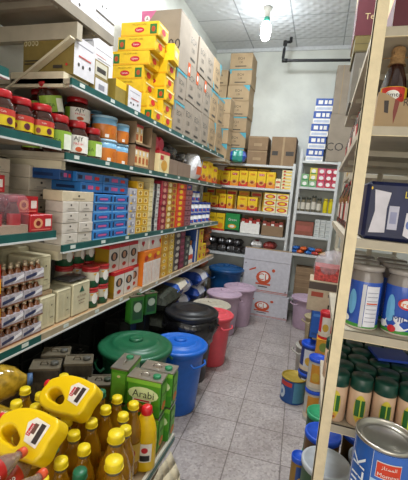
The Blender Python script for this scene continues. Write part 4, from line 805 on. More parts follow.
for i in range(4):
    single('flour_sack', pouch('s', BS, .36, .30, .17, 18+i, (mx('#23489c'), BS)[i % 2], mx('#23489c', rough=.3)).mesh('flour_sack'), 'blue and white sack under the rice bags at the far shelf end, %s' % lvl(i, 4), 'sack', (-1.36+.015*(i % 2), 4.05, i*.178), R90, 'blue and white sacks at the far shelf end')

# ------------------------------------------------------------------ the low table of cooking oil
ZP = .45
t = thing('low_table', 'low wooden platform carrying the oil bottles and green tins', 'table', (-1.0, 1.1, 0))
WD = mat('worn_plank', '#8f7a5c', .7, var=.2, scale=8)
obj('table_top', MB().box(-.68, -.62, ZP-.04, .56, .02, ZP, WD).box(-.68, .02, ZP-.04, .455, .42, ZP, WD), t)
obj('edge_strip', MB().box(.455, .02, ZP-.045, .467, .42, ZP+.004, mx('#cfcdbf')).box(.467, .02, ZP-.03, .470, .42, ZP-.012, TEAL), t)
for sx_ in (-.64, .36):
    for sy_ in (-.58, .34): obj('leg', MB().box(sx_, sy_, 0, sx_+.05, sy_+.05, ZP-.04, WD), t)
cl = MB()
for i in range(6):
    for j in range(5):
        f_ = lambda i, j: (-.525+.035*math.sin(j*1.3+i)*(j/5)+.022*j, 1.14+i*.055, ZP-.05-.05*j+.006*math.sin(i*2))
        cl.face([f_(i, j+1), f_(i+1, j+1), f_(i+1, j), f_(i, j)], mx('#cbbfa2', rough=.9), True)
o = obj('paper_sack', cl); o.modifiers.new('thickness', 'SOLIDIFY').thickness = .004; tag(o, 'torn cream paper hanging off the platform edge below the green tins', 'paper')

GT = mat('green_printed_tin', '#4f9a2a', .3, var=.12, scale=8, coat=.4)
gt = [('r', 'F', 0, 0, 1, .33, mx('#3c8a24')), ('e', 'F', .3, .2, .26, .15, mx('#dd7a22')), ('e', 'F', .62, .16, .22, .13, mx('#b9421f')), ('e', 'F', .5, .60, .45, .20, mx('#d9ecb0')), ('t', 'F', .5, .60, .20, 'Arabi', mx('#16331a')), ('r', 'F', .2, .38, .75, .46, mx('#eef2dc')), ('r', 'F', .25, .40, .7, .44, RED), ('r', 'F', 0, .88, 1, 1, mx('#7fbf3a')),
      ('r', 'LR', .12, .1, .88, .9, mx('#6fb73a')), ('t', 'R', .5, .6, .10, 'Arabi', mx('#16331a')), ('e', 'R', .5, .25, .3, .12, mx('#dd7a22')), ('e', 'L', .5, .8, .1, .04, mx('#e9e1a8'))]
def tin_parts(key, w_, d_, h_, m, dec, capm, top=SILV):
    body = boxmesh('tin'+key, w_, d_, h_, m, dec, ch=.006)
    rim = MB(); e = .004
    for (x0, y0, x1, y1) in ((-w_/2-.001, -d_/2-.001, w_/2+.001, -d_/2+e), (-w_/2-.001, d_/2-e, w_/2+.001, d_/2+.001), (-w_/2-.001, -d_/2, -w_/2+e, d_/2), (w_/2-e, -d_/2, w_/2+.001, d_/2)): rim.box(x0, y0, h_-.004, x1, y1, h_+.004, top)
    rim.box(-w_/2+e, -d_/2+e, h_-.002, w_/2-e, d_/2-e, h_+.001, top); rim.tube([(-w_*.2, 0, h_+.002), (-w_*.15, 0, h_+.012), (w_*.02, 0, h_+.012), (w_*.06, 0, h_+.002)], .003, top, 6)
    cap = MB().lathe([(.018, h_), (.018, h_+.010), (.012, h_+.012), (0, h_+.011)], capm, 14, c=(w_*.28, 0, 0))
    return [('tin_body', body), ('tin_top', rim.mesh('tin_top')), ('tin_cap', cap.mesh('tin_cap'))]
gp = tin_parts('green', .158, .085, .162, GT, gt, mx('#1d7a4c'))
gcap = 'green cooking oil tins on the platform'
for lv in range(2):
    z = ZP+.001+lv*.170
    stamp(gp, 'oil_tin', 'green tin lettered Arabi with orange fruit, %s of the front stack' % ('lower', 'upper')[lv], 'tin', (-.637, 1.395, z), .08)
    stamp(gp, 'oil_tin', 'green tin, %s of the stack behind the front stack at right' % ('lower', 'upper')[lv], 'tin', (-.622, 1.49, z), .08)
    stamp(gp, 'oil_tin', 'green tin turned sideways, %s of the stack left of the Arabi front stack' % ('lower', 'upper')[lv], 'tin', (-.785, 1.465, z), R90+.12)

OIL = mat('golden_oil_bottle', '#c8921a', .10, var=.2, scale=12, trans=.55, coat=.5); NECK = mat('clear_bottle_neck', '#8f8a72', .1, var=.05, trans=.4, coat=.5)
def oil_parts(h, r, capm, cr_, ribs=True):
    pr = [(r*.85, 0), (r*.98, .008), (r, .02)]; n = 6
    for i in range(n): pr += [(r*(.965 if i % 2 else 1.0), .03+i*h*.5/n)]
    pr += [(r, h*.56), (r*.93, h*.64), (r*.72, h*.74), (r*.48, h*.83), (cr_*.9, h*.89)]
    b = MB().lathe(pr, OIL, 16)
    nk = MB().lathe([(cr_*.9, h*.885), (cr_*.88, h*.93)], NECK, 14)
    nk.lathe([(cr_*1.12, h*.925), (cr_*1.12, h*.935)], capm, 14)
    pc = [(cr_, h*.93), (cr_*1.04, h*.935), (cr_*1.04, h*.985), (cr_*.97, h), (0, h)]
    cp = MB().lathe(pc, capm, 18)
    lb = MB().patch(r, h*.22, h*.48, -150, -30, mx('#c9a437', rough=.3), 8, off=.002)
    lb.patch(r, h*.28, h*.42, -115, -65, mx('#a83a20'), 5, off=.003, ell=True)
    hn = MB(); hn.tube([(0, r*.9, h*.45), (0, r*1.15, h*.5), (0, r*1.1, h*.68), (0, r*.72, h*.76)], r*.14, OIL, 7)
    return [('bottle_body', b.mesh('bottle_body')), ('bottle_neck', nk.mesh('bottle_neck')), ('bottle_cap', cp.mesh('bottle_cap')), ('label', lb.mesh('label'))]
CY = mat('yellow_cap', '#e8cf1c', .4, var=.05); CG = mat('green_cap', '#1f6a48', .4, var=.05); CR = mat('red_cap', '#d21f26', .35, var=.05); CO = mat('orange_cap', '#d9552c', .4, var=.05)
oy = oil_parts(.30, .0405, CY, .0200); og = oil_parts(.30, .0405, CG, .0200); ob_ = oil_parts(.35, .058, CY, .026)
caps = [(-1.062, 1.131), (-0.980, 1.126), (-1.021, 1.044), (-0.940, 1.055), (-0.860, 1.071), (-0.785, 1.038), (-0.698, 1.068), (-0.713, 0.987), (-0.768, 1.118), (-0.615, 1.149), (-0.640, 0.943), (-0.668, 0.866), (-0.615, 1.231), (-0.567, 1.083), (-0.697, 1.158), (-0.696, 1.240), (-0.996, 1.287), (-0.885, 0.866), (-0.669, 0.784)]
names = ['at the rear left by the lying jugs', 'in front of the red-capped upper jug neck', 'left of the upper jug, second row', 'under the neck of the upper jug', 'just above the lower jug top', 'below the upper jug label', 'right of the upper jug base', 'in front of the upper jug base', 'left of the green tins, rear', 'left of the green tins, front', 'amid the bottles behind the green-capped bottle', 'right of the lower jug, in front',
         'touching the Arabi tin, rear', 'touching the Arabi tin, in front of it', 'behind the front large bottles', 'at the rear beside the sideways green tin', 'behind the upper jug', 'left of the red soft drink bottles', 'under the soft drink bottles']
for (x, y), nm in zip(caps, names):
    stamp(oy, 'oil_bottle', 'yellow-capped oil bottle '+nm, 'bottle', (x, y, ZP+.001), random.uniform(-.6, .6), 'small oil bottles with yellow caps')
for x, y, nm in ((-0.918, 1.261, 'behind the upper jug, left'), (-0.852, 1.212, 'behind the upper jug, middle'), (-0.778, 1.247, 'behind the upper jug, beside the green tin'), (-0.588, 0.852, 'in front between yellow caps'), (-0.738, 0.909, 'beside the lower jug')):
    stamp(og, 'oil_bottle', 'green-capped oil bottle '+nm, 'bottle', (x, y, ZP+.001), random.uniform(-.6, .6), 'small oil bottles with green caps')
for x, y, nm in ((-0.548, 0.984, 'left behind the red-capped yellow bottle'), (-0.490, 0.878, 'nearest the platform edge'), (-0.494, 0.758, 'lowest in the picture, left')):
    stamp(ob_, 'oil_bottle', 'large yellow-capped oil bottle '+nm, 'bottle', (x, y, ZP+.001), 0, 'large oil bottles')
# yellow bleach-style bottle with red cap
YB2 = mat('yellow_bottle_plastic', '#ecc40c', .35, var=.04)
b = MB().lathe([(.036, 0), (.042, .008), (.043, .12), (.041, .15), (.040, .17), (.034, .20), (.024, .23), (.017, .245)], YB2, 24, sy=.8)
pp = MB().patch(.0435, .05, .13, -115, -45, mx('#f1ece0'), 8, off=.001); pp.patch(.0435, .09, .115, -95, -65, RED, 4, off=.002, ell=True).patch(.0435, .055, .08, -100, -55, BLACK, 4, off=.002)
for i, v in enumerate(pp.v): pp.v[i] = (v[0], v[1]*.82, v[2])
cpm = MB().lathe([(.019, .24), (.02, .243), (.019, .268), (.013, .274), (0, .274)], CR, 16)
stamp([('bottle_body', b.mesh('bottle_body')), ('label', pp.mesh('label')), ('bottle_cap', cpm.mesh('bottle_cap'))], 'yellow_bottle', 'opaque yellow bottle with a red cap in front of the green Arabi tins', 'bottle', (-.575, 1.275, ZP+.001), .0, rot=(0, .0, .25), scale=(1.15, 1.15, 1))

# jugs: outline with a grip hole
def outline_mesh(outer, holes, depth, bev, m, name):
    cu = bpy.data.curves.new(name, 'CURVE'); cu.dimensions = '2D'; cu.fill_mode = 'BOTH'; cu.extrude = depth/2-bev; cu.bevel_depth = bev; cu.bevel_resolution = 3; cu.resolution_u = 6
    for pts in [outer]+holes:
        sp = cu.splines.new('BEZIER'); sp.bezier_points.add(len(pts)-1); sp.use_cyclic_u = True
        for p, bp in zip(pts, sp.bezier_points): bp.co = (p[0], p[1], 0); bp.handle_left_type = bp.handle_right_type = 'AUTO'
    o = bpy.data.objects.new(name, cu); COL.objects.link(o); bpy.context.view_layer.update()
    me = bpy.data.meshes.new_from_object(o.evaluated_get(bpy.context.evaluated_depsgraph_get())); bpy.data.objects.remove(o)
    me.materials.clear(); me.materials.append(m)
    for p in me.polygons: p.use_smooth = True
    me.name = name; return me
b_ = .016
outer = [(-.070, .012), (.0, .008), (.070, .012), (.076, .05), (.074, .13), (.058, .19), (.028, .235), (.010, .252), (-.010, .252), (-.036, .256), (-.078, .244), (-.100, .200), (-.100, .140), (-.082, .05)]
hole = [(-.070, .110), (-.078, .165), (-.066, .222), (-.040, .236), (-.004, .216), (.004, .180), (-.010, .140), (-.036, .108)]
JY = mat('yellow_jug_plastic', '#efc90e', .32, var=.04, scale=6, coat=.2)
jug = outline_mesh(outer, [hole], .094, .012, JY, 'jug_body')
jn = MB().lathe([(.019, .25), (.018, .285)], JY, 16); jc = MB().lathe([(.022, .275), (.022, .30), (.016, .306), (0, .306)], CR, 16)
def yup(b):  # lathe axis z -> y
    for i, v in enumerate(b.v): b.v[i] = (v[0], v[2], -v[1])
    return b
jl = MB(); jl.face([(-.040, .030, .0482), (.055, .025, .0482), (.060, .10, .0482), (.03, .125, .0482), (-.035, .095, .0482)], mx('#e9e2d6'))
for (a, c, m_) in (((-.012, .085), (.034, .105), RED), ((-.028, .038), (.048, .062), mx('#3a2f2c')), ((.0, .07), (.04, .09), mx('#6b4a3c'))): jl.face([(a[0], a[1], .0488), (c[0], a[1], .0488), (c[0], c[1], .0488), (a[0], c[1], .0488)], m_)
V, Fc, W, _h = text('Nour'); base = len(jl.v); jl.v += [(-.008+v_[0]*.013, .089+v_[1]*.011, .0494) for v_ in V]
for q in Fc: jl.f.append([base+i for i in q]); jl.mi.append(jl.k(WHITE)); jl.sm.append(False)
jp = [('jug_body', jug), ('jug_neck', yup(jn).mesh('jug_neck')), ('jug_cap', yup(jc).mesh('jug_cap')), ('label', jl.mesh('label'))]
def lay(parts, name, label, cat, base_pt, neck_pt, lift, tilt, s_, group=None, stretch=1):
    """lay a jug on the bottles so that its base and neck rest at two world points; its broad side looks up along 'lift'"""
    a, c = Vector(base_pt), Vector(neck_pt); yv = (c-a).normalized(); zv = Vector(lift); zv = (zv-yv*zv.dot(yv)).normalized(); xv = yv.cross(zv)
    T = Matrix((xv, yv, zv)).transposed().to_4x4(); T.translation = a
    t = stamp(parts, name, label, cat, (0, 0, 0), 0, group); t.matrix_world = T @ Matrix.Diagonal((s_, s_*stretch, s_, 1)); return t
lay(jp, 'oil_jug', 'yellow oil jug with a grip lying on the bottles, upper of the two', 'jug', (-0.703, 1.066, 0.810), (-0.924, 1.112, 0.810), (.30, -.70, .75), 0, .72, 'yellow jugs lying on the bottles', 1.12)
lay(jp, 'oil_jug', 'yellow oil jug with a grip lying on the bottles, lower left one', 'jug', (-0.672, 0.832, 0.822), (-0.894, 0.866, 0.822), (.15, -.75, .75), 0, .72, 'yellow jugs lying on the bottles', 1.12)
# soft drink bottles lying in the near corner
SD = mat('red_soft_drink_label', '#b5241f', .3, var=.1, coat=.4); SG = mat('clear_pet', '#b9a394', .08, var=.06, trans=.6, coat=.5)
sb = MB().lathe([(.030, 0), (.040, .012), (.042, .06), (.042, .17), (.041, .20), (.030, .245), (.016, .275), (.014, .295)], SG, 18)
sl = MB().lathe([(.0425, .05), (.0432, .052), (.0432, .200), (.0425, .202)], SD, 18, cap0=False, cap1=False); sl.patch(.0432, .075, .11, -60, 30, mx('#e59a2a'), 5, ell=True).wraptext(ar(0xFED3, 0xFEF4, 0xFEE4, 0xFE98, 0xFEEE), .0432, .165, .030, WHITE, a=-20, off=.003)
sc_ = MB().lathe([(.0165, .29), (.0165, .312), (.014, .316), (0, .316)], CO, 14)
sp_ = [('bottle_body', yup(sb).mesh('bottle_body')), ('label', yup(sl).mesh('label')), ('bottle_cap', yup(sc_).mesh('bottle_cap'))]
lay(sp_, 'soft_drink_bottle', 'clear bottle with a red label and orange cap lying in the near corner, left', 'bottle', (-0.725, 0.515, 0.849), (-0.721, 0.764, 0.830), (.3, -.6, .75), 0, .82, 'red-labelled soft drink bottles')
lay(sp_, 'soft_drink_bottle', 'clear bottle with a red label and orange cap lying in the near corner, right', 'bottle', (-0.625, 0.483, 0.820), (-0.623, 0.733, 0.820), (.3, -.6, .75), 0, .82, 'red-labelled soft drink bottles')
lay(sp_, 'soft_drink_bottle', 'soft drink bottle underneath the two lying ones, orange cap showing', 'bottle', (-0.734, 0.574, 0.768), (-0.749, 0.823, 0.750), (.3, -.6, .75), 0, .9, 'red-labelled soft drink bottles')
# big clear jugs of pale oil lying at the far left
CJ = mat('pale_oil_in_clear_jug', '#b8962a', .12, var=.45, scale=35, trans=.3, coat=.7, bump=.3, bscale=15)
cj = MB().lathe([(.05, 0), (.075, .012), (.08, .05), (.076, .07), (.08, .10), (.078, .15), (.06, .20), (.03, .235), (.022, .25)], CJ, 22)
cl_ = MB().patch(.08, .05, .14, -150, -60, mx('#cbbba5'), 8, off=.003).patch(.08, .07, .11, -120, -90, mx('#b5482c'), 5, off=.005, ell=True)
cc_ = MB().lathe([(.026, .25), (.026, .27), (0, .272)], mx('#3f5f88'), 14)
cjp = [('jug_body', yup(cj).mesh('jug_body')), ('label', yup(cl_).mesh('label')), ('jug_cap', yup(cc_).mesh('jug_cap'))]
lay(cjp, 'clear_oil_jug', 'large clear jug of pale oil lying beneath the lowest shelf, upper', 'jug', (-1.30, 1.03, .74), (-1.12, 1.20, .74), (.4, -.4, .8), 0, 1.0, 'large clear jugs lying at left')
lay(cjp, 'clear_oil_jug', 'large clear jug of pale oil lying beneath the lowest shelf, lower', 'jug', (-1.23, .97, .64), (-1.04, 1.04, .65), (.4, -.4, .8), 0, .95, 'large clear jugs lying at left')
for i, (x, y) in enumerate(((-1.22, 1.12), (-1.30, .98), (-1.30, 1.16), (-1.22, 1.0))):
    stamp(oy, 'oil_bottle', 'oil bottle standing under the clear lying jugs, %s' % ORD[i], 'bottle', (x, y, ZP+.001), 0, 'oil bottles under the clear jugs', scale=(1, 1, .45))
# dusty and dark tins at the rear of the platform
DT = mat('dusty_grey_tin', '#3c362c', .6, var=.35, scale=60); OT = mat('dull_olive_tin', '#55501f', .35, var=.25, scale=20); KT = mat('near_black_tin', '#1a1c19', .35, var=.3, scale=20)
dt_ = tin_parts('dust', .13, .10, .22, DT, [('r', 'F', .1, .1, .9, .8, mat('dusty_print', '#4d4636', .6, var=.5, scale=80))], mx('#4a4a44'), mat('dull_tin_top', '#5f5746', .6, metal=.2, var=.3)); 
ot_ = tin_parts('olive', .12, .10, .20, OT, [('r', 'F', .25, .2, .8, .7, mx('#6a6428')), ('r', 'FR', .1, .05, .9, .1, mx('#8c7a3a'))], mx('#2e3a2a'), mat('dull_tin_top', '#8a7f68'))
for i, (x, y, z) in enumerate(((-1.13, 1.33, .03), (-1.03, 1.44, .03), (-1.18, 1.46, .03))):
    t = stamp(dt_, 'dusty_tin', 'dusty grey tin at the rear of the platform, %s' % ('left', 'right', 'rear')[i], 'tin', (x, y, ZP+.001), .55, 'dusty grey tins', scale=(1, 1, 1.35))
for i, (x, y) in enumerate(((-.995, 1.34), (-.895, 1.425))):
    if i == 0: x, y = -.985, 1.315
    stamp(ot_, 'olive_tin', 'dull olive tin behind the green caps, '+('left', 'right')[i], 'tin', (x, y, ZP+.001), .5, 'dull olive tins', scale=(1, 1, 1.22 if i == 0 else 1.15))
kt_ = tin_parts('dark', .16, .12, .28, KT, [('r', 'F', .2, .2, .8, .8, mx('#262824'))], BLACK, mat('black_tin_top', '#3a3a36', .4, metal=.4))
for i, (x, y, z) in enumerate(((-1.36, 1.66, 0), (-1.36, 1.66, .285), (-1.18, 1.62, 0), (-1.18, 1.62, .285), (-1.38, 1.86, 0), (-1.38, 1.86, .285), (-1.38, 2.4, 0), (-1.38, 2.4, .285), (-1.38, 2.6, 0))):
    stamp(kt_, 'dark_tin', 'near-black square tin under the left shelves, %s, %s level' % (('by the dusty tins', 'by the dusty tins', 'in the aisle side row', 'in the aisle side row', 'behind the green bin', 'behind the green bin', 'beyond the green bin', 'beyond the green bin', 'farthest')[i], 'floor' if z == 0 else 'upper'), 'tin', (x, y, z+.001), .1, 'near-black square tins')
for c in range(9):  # added row of dark tins, stands in for shade on the pale wall
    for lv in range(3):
        stamp(kt_, 'dark_tin', 'near-black tin in the row added to darken the wall under the lowest shelf, %s, %s' % (ORD[c], ('bottom', 'middle', 'top')[lv]), 'tin', (-1.56, 1.30+c*.175, .001+lv*.285), R90, 'near-black tins added to darken the wall', scale=(1, 1, .84) if lv == 2 else None)
for i, (x, y) in enumerate(((-1.165, 2.275), (-1.165, 2.50))):
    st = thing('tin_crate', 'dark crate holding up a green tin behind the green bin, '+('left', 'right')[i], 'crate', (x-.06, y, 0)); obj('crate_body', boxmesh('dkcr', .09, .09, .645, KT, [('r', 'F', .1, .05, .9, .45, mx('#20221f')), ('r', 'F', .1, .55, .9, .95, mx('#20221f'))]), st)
gq = tin_parts('gr2', .11, .075, .20, mat('dark_green_tin', '#2c6a26', .35, var=.2, scale=10), [('r', 'L', .1, .1, .9, .9, mx('#3f8f2c')), ('r', 'F', .15, .15, .85, .85, mx('#274a2a')), ('e', 'F', .5, .6, .3, .18, mx('#a9b6a0'))], mx('#244d2c'), mat('dull_tin_top', '#8a7f68'))
stamp(gq, 'oil_tin', 'green tin standing high behind the green bin, left one', 'tin', (-1.18, 2.275, .647), R90-.5)
stamp(gq, 'oil_tin', 'green tin standing high behind the green bin, right one', 'tin', (-1.18, 2.50, .647), R90-.5, scale=(1, 1, .85))

# ------------------------------------------------------------------ right-hand rack
XP = .092; YR = 1.30
RZ = (.83, 1.18, 1.50, 1.868, 2.17)
t = thing('shelving_rack', 'cream steel rack at the right front with a slotted post', 'shelving', (XP, YR, 0))
pm = MB(); pm.box(0, 0, 0, .039, .004, 2.62, POST).box(0, 0, 0, .004, .022, 2.62, POST)
obj('upright', pm, t)
for x_, y_ in ((.62, 0), (.25, 1.36), (.62, 1.37)): obj('upright', MB().box(x_, y_, 0, x_+.03, y_+.02, 2.17 if y_ else 2.62, SHELFG), t)
for z in RZ: 
    dp = .55 if .5 < z < 1.3 else 1.40
    q = MB().box(.004, .004, z-.028, .62, dp, z-.0, SHELFG)
    q.box(.004, .0041, z-.030, .62, .012, z-.0, POST)
    for i in range(3 if dp > 1 else 1): q.box(.02, .35+i*.35, z-.05, .61, .37+i*.35, z-.028, SHELFG)
    obj('shelf_board', q, t)
t = thing('shelving_rack', 'cream steel rack at right beyond the front one', 'shelving', (.215, 3.42, 0))
for x_, y_ in ((0, 0), (.60, 0), (0, .90), (.60, .90)): obj('upright', MB().box(x_, y_, 0, x_+.035, y_+.035, 2.2, SHELFG), t)
for z in (.80, 1.14, 1.47, 1.90, 2.17): obj('shelf_board', MB().box(.002, .002, z-.03, .60, .90, z, SHELFG), t)

# bottle in a torn carton
t = thing('torn_carton', 'torn brown carton holding the syrup bottle on the right rack', 'carton', (.138, YR+.03, 1.869))
tc_ = MB(); pts = [(0, 0), (.30, 0), (.30, .105), (.235, .098), (.21, .088), (.14, .100), (.09, .092), (.07, .080), (.05, .092), (.02, .108), (0, .112)]
tc_.face([(p[0], 0, p[1]) for p in pts], CARD); tc_.face([(p[0], .004, p[1]) for p in reversed(pts)], CARD)
for i in range(len(pts)): a, c = pts[i], pts[(i+1) % len(pts)]; tc_.face([(a[0], 0, a[1]), (a[0], .004, a[1]), (c[0], .004, c[1]), (c[0], 0, c[1])], CARD)
tc_.box(0, .004, 0, .004, .2, .105, CARD).box(.296, .004, 0, .30, .2, .105, CARD).box(0, .2, 0, .30, .204, .15, CARD).box(0, .004, 0, .30, .2, .004, CARD)
tc_.face([(.052, -.001, .090), (.066, -.001, .082), (.062, -.001, .05), (.055, -.001, .01), (.050, -.001, .05)], mx('#7a2a1c'))
tc_.face([(.020, -.001, .085), (.034, -.001, .085), (.036, -.001, .045), (.024, -.001, .048)], mx('#2a1d16'))
V, Fc, W, _h = text('Rya'); base = len(tc_.v); tc_.v += [(.078+v_[0]*.026, -.0012, .062+v_[1]*.028) for v_ in V]
for q in Fc: tc_.f.append([base+i for i in q]); tc_.mi.append(tc_.k(mx('#3a2a1e'))); tc_.sm.append(False)
obj('carton_body', tc_, t)
SY = mat('dark_red_syrup', '#2a0f0c', .08, var=.2, coat=.8); BUR = mat('burlap_wrap', '#9c7a50', .9, var=.25, scale=90, bump=.6, bscale=140)
sy_ = MB().lathe([(.036, 0), (.041, .01), (.041, .13), (.036, .165), (.024, .205), (.017, .225), (.016, .25)], SY, 22)
lb_ = MB().patch(.041, .075, .135, -160, -20, mx('#d8b21c'), 10, off=.001).patch(.041, .077, .133, -150, -45, mx('#c22a1f'), 10, off=.002).patch(.041, .09, .122, -130, -70, WHITE, 6, off=.003, ell=True).wraptext('Vimto', .041, .107, .015, BLACK, a=-98, off=.0045)
bu_ = MB().lathe([(.028, .215), (.022, .225), (.021, .25), (.022, .265), (.017, .275), (0, .278)], BUR, 18, warp=lambda r, z, a: (r*(1+.06*math.sin(7*a)), z))
bu_.tube([(.021, -.01, .238), (.035, -.02, .236), (.05, -.015, .24)], .002, BUR, 5).tube([(-.021, -.01, .238), (-.038, -.015, .236), (-.046, -.02, .232)], .002, BUR, 5)
syp = [('bottle_body', sy_.mesh('bottle_body')), ('label', lb_.mesh('label')), ('burlap_hood', bu_.mesh('burlap_hood'))]
stamp(syp, 'syrup_bottle', 'dark red syrup bottle with a burlap-covered top in the torn carton', 'bottle', (.188, YR+.085, 1.874), 0, scale=(1.0, 1.0, .955))
for i, (x, y) in enumerate(((.30, YR+.11), (.49, YR+.11))):
    stamp(syp, 'syrup_bottle', ('dark syrup bottle second in the torn carton', 'dark syrup bottle right of the torn carton')[i] , 'bottle', (x, y, 1.874 if i == 0 else 1.869), 0, scale=(1, 1, .97))
for i in range(3):
    for j in range(3):
        stamp(syp[:2], 'syrup_bottle', 'dark bottle behind the torn carton, %s row, %s from left' % (ORD[j], ORD[i]), 'bottle', (.20+i*.10, YR+.36+j*.13, 1.869), 0, 'dark bottles behind the torn carton')
# moon box
MR = mx('#5a1f2b', rough=.5); BG = mx('#cdb878', rough=.5)
single('tea_carton', boxmesh('moon', .44, .3, .22, BG, [('r', 'FL', 0, 0, 1, .45, MR), ('r', 'FL', 0, .45, 1, .47, RED), ('e', 'F', .22, .44, .065, .14, RED), ('e', 'F', .22, .45, .055, .12, mx('#e9d9ce')), ('e', 'F', .245, .48, .045, .10, MR), ('e', 'F', .25, .50, .043, .095, BG)]), 'maroon and gold carton with a red crescent on the top right rack shelf', 'carton', (.37, YR+.17, 2.171), 0)
# cartons standing on the top of the rack further back
single('carton', boxmesh('rackbox', .30, .30, .265, mx('#6b675f'), [('r', 'F', .1, .2, .8, .7, mx('#8b867a'))]), 'grey carton at the bottom of the stack behind the slotted post', 'carton', (.235, 2.35, 2.171), 0)
single('carton', boxmesh('rackbox2', .30, .30, .085, mx('#6d6238'), [('r', 'F', 0, .5, 1, .54, mx('#4c4428')), ('r', 'F', 0, .0, 1, .1, mx('#4c4428'))]), 'flat olive carton under the maroon tea carton', 'carton', (.225, 2.35, 2.437), 0)
single('tea_carton', boxmesh('hel', .34, .30, .34, BG, [('r', 'FL', 0, 0, 1, .70, MR), ('r', 'FL', 0, .69, 1, .71, RED), ('t', 'F', .38, .44, .10, 'Hel', mx('#c9b98a')), ('t', 'F', .32, .28, .09, 'Tea Ble', mx('#c9b98a'))]), 'maroon and gold tea carton lettered Tea on the stack behind the slotted post', 'carton', (.238, 2.35, 2.523), 0)
for i, (y, h, m_, nm) in enumerate(((2.65, .42, mx('#8b877d'), 'grey'), (3.58, .36, mx('#c9c8c2'), 'pale'), (3.90, .28, CARDG, 'brown'))):
    single('carton', boxmesh('rk%d' % i, .26, .26, h, m_, [('r', 'F', .05, .1, .3, .9, mx('#6d6a62')), ('r', 'L', .3, .2, .6, .9, mx('#3a6fb0') if i == 0 else mx('#a9a59a'))], ch=.004), nm+' carton on the top of the right rack beyond the tea carton', 'carton', (.25 if i == 0 else .36, y, 2.171), 0)
# dark bottles, jars and packets along the aisle edge of the rack
def rb(col, capc, lab, r=.036, h=.24):
    b = MB().lathe([(r*.9, 0), (r, .008), (r, h*.62), (r*.5, h*.82), (r*.42, h*.93)], mx(col, rough=.2, coat=.5), 14).patch(r, h*.15, h*.5, 110, 290, mx(lab), 10)
    return [('bottle_body', b.mesh('bottle_body')), ('bottle_cap', MB().lathe([(r*.5, h*.92), (r*.5, h), (0, h)], mx(capc), 12).mesh('bottle_cap'))]
kinds = [rb('#16201a', '#a02028', '#2b3d31'), rb('#5a1418', '#c02a2e', '#a83238'), rb('#1b1b1f', '#b9b4ab', '#c9c3b5', h=.26), rb('#7a1d24', '#2a2a2a', '#c9b9b0')]
kn = ['dark green bottle with red cap', 'dark red bottle with red cap', 'black bottle with pale cap', 'red bottle with black cap']
for i in range(10):
    y = 1.78+i*.088
    stamp(kinds[i % 4], 'sauce_bottle', '%s, %s at aisle edge, fourth shelf of right rack' % (kn[i % 4], ORD[i]), 'bottle', (.155, y, 1.868 if y < 2.7 else 1.90), 0, 'bottles on the fourth shelf of the right rack')
for i in range(10):
    y = 1.80+i*.088
    k_ = (3, 2, 1, 0)[i % 4]
    stamp(kinds[k_], 'sauce_bottle', '%s, %s at aisle edge, third shelf of right rack' % (kn[k_], ORD[i]), 'bottle', (.155, y, 1.50 if y < 2.7 else 1.47), 0, 'bottles on the third shelf of the right rack')
for i in range(7):
    y = 3.53+i*.11
    m_ = (mx('#b5343c'), mx('#d8b92c'), mx('#8c2a3a'), mx('#c9c0b8'))[i % 4]; nm = ('red', 'yellow', 'maroon', 'pale')[i % 4]
    single('packet', boxmesh('pk%d' % (i % 4), .10, .10, .16+.03*(i % 3), m_, [('e', 'FL', .5, .5, .3, .2, WHITE if i % 2 else RED)]), '%s packet, %s along the far right rack, third shelf' % (nm, ORD[i]), 'packet', (.28, y, 1.47), 0, 'packets on the third shelf of the far right rack')
    single('packet', boxmesh('pl%d' % (i % 3), .10, .10, .22+.03*(i % 3), (mx('#a9a094'), mx('#7d2a30'), mx('#c9b23a'))[i % 3], [('e', 'FL', .5, .5, .3, .2, WHITE)]), '%s pack, %s along the far right rack, fourth shelf' % (('pale', 'dark red', 'mustard')[i % 3], ORD[i]), 'packet', (.28, y, 1.90), 0, 'packs on the fourth shelf of the far right rack')
# navy wrapped pack
NV = mat('navy_film', '#101a44', .5, var=.3, scale=12, bump=.10, bscale=25)
nvd = [('p', 'F', [(.08, .12), (.28, .14), (.27, .55), (.30, .82), (.10, .86), (.13, .5)], mx('#cfccd6')), ('r', 'F', .30, .20, .42, .60, mx('#b9b9cc')), ('r', 'F', .32, .30, .40, .50, mx('#8f93b5')), ('p', 'F', [(.50, .12), (.66, .02), (.74, .3), (.66, .55), (.51, .50)], mx('#d5d2da')), ('e', 'F', .55, .30, .03, .07, mx('#5a70b0')), ('e', 'F', .62, .2, .03, .07, mx('#b05a70')), ('t', 'F', .66, .80, .11, 'Lavanda', mx('#d9c52a')), ('t', 'F', .62, .66, .09, 'Sensi', mx('#d9c52a')), ('e', 'F', .06, .88, .01, .025, YEL)]
k5 = .50
nv2 = []
for d in nvd:
    d = list(d)
    if d[0] == 'p': d[2] = [(u*k5, v) for u, v in d[2]]
    elif d[0] == 'r': d[2] *= k5; d[4] *= k5
    elif d[0] == 'e': d[2] *= k5; d[4] *= k5
    else: d[2] *= k5
    nv2.append(tuple(d))
single('nappy_pack', boxmesh('navy', .50, .24, .195, NV, nv2, ch=.012), 'navy blue wrapped pack with white shapes on the right rack', 'pack', (.145+.25, YR+.15, 1.501), 0)
for i in range(4): single('dark_box', boxmesh('dkb', .12, .2, .16, mx('#3a3530'), [('r', 'F', .1, .2, .9, .6, mx('#5d544a'))]), 'dark box behind the navy pack, %s from left' % ORD[i], 'box', (.20+i*.125, YR+.42, 1.501), 0, 'dark boxes behind the navy pack')
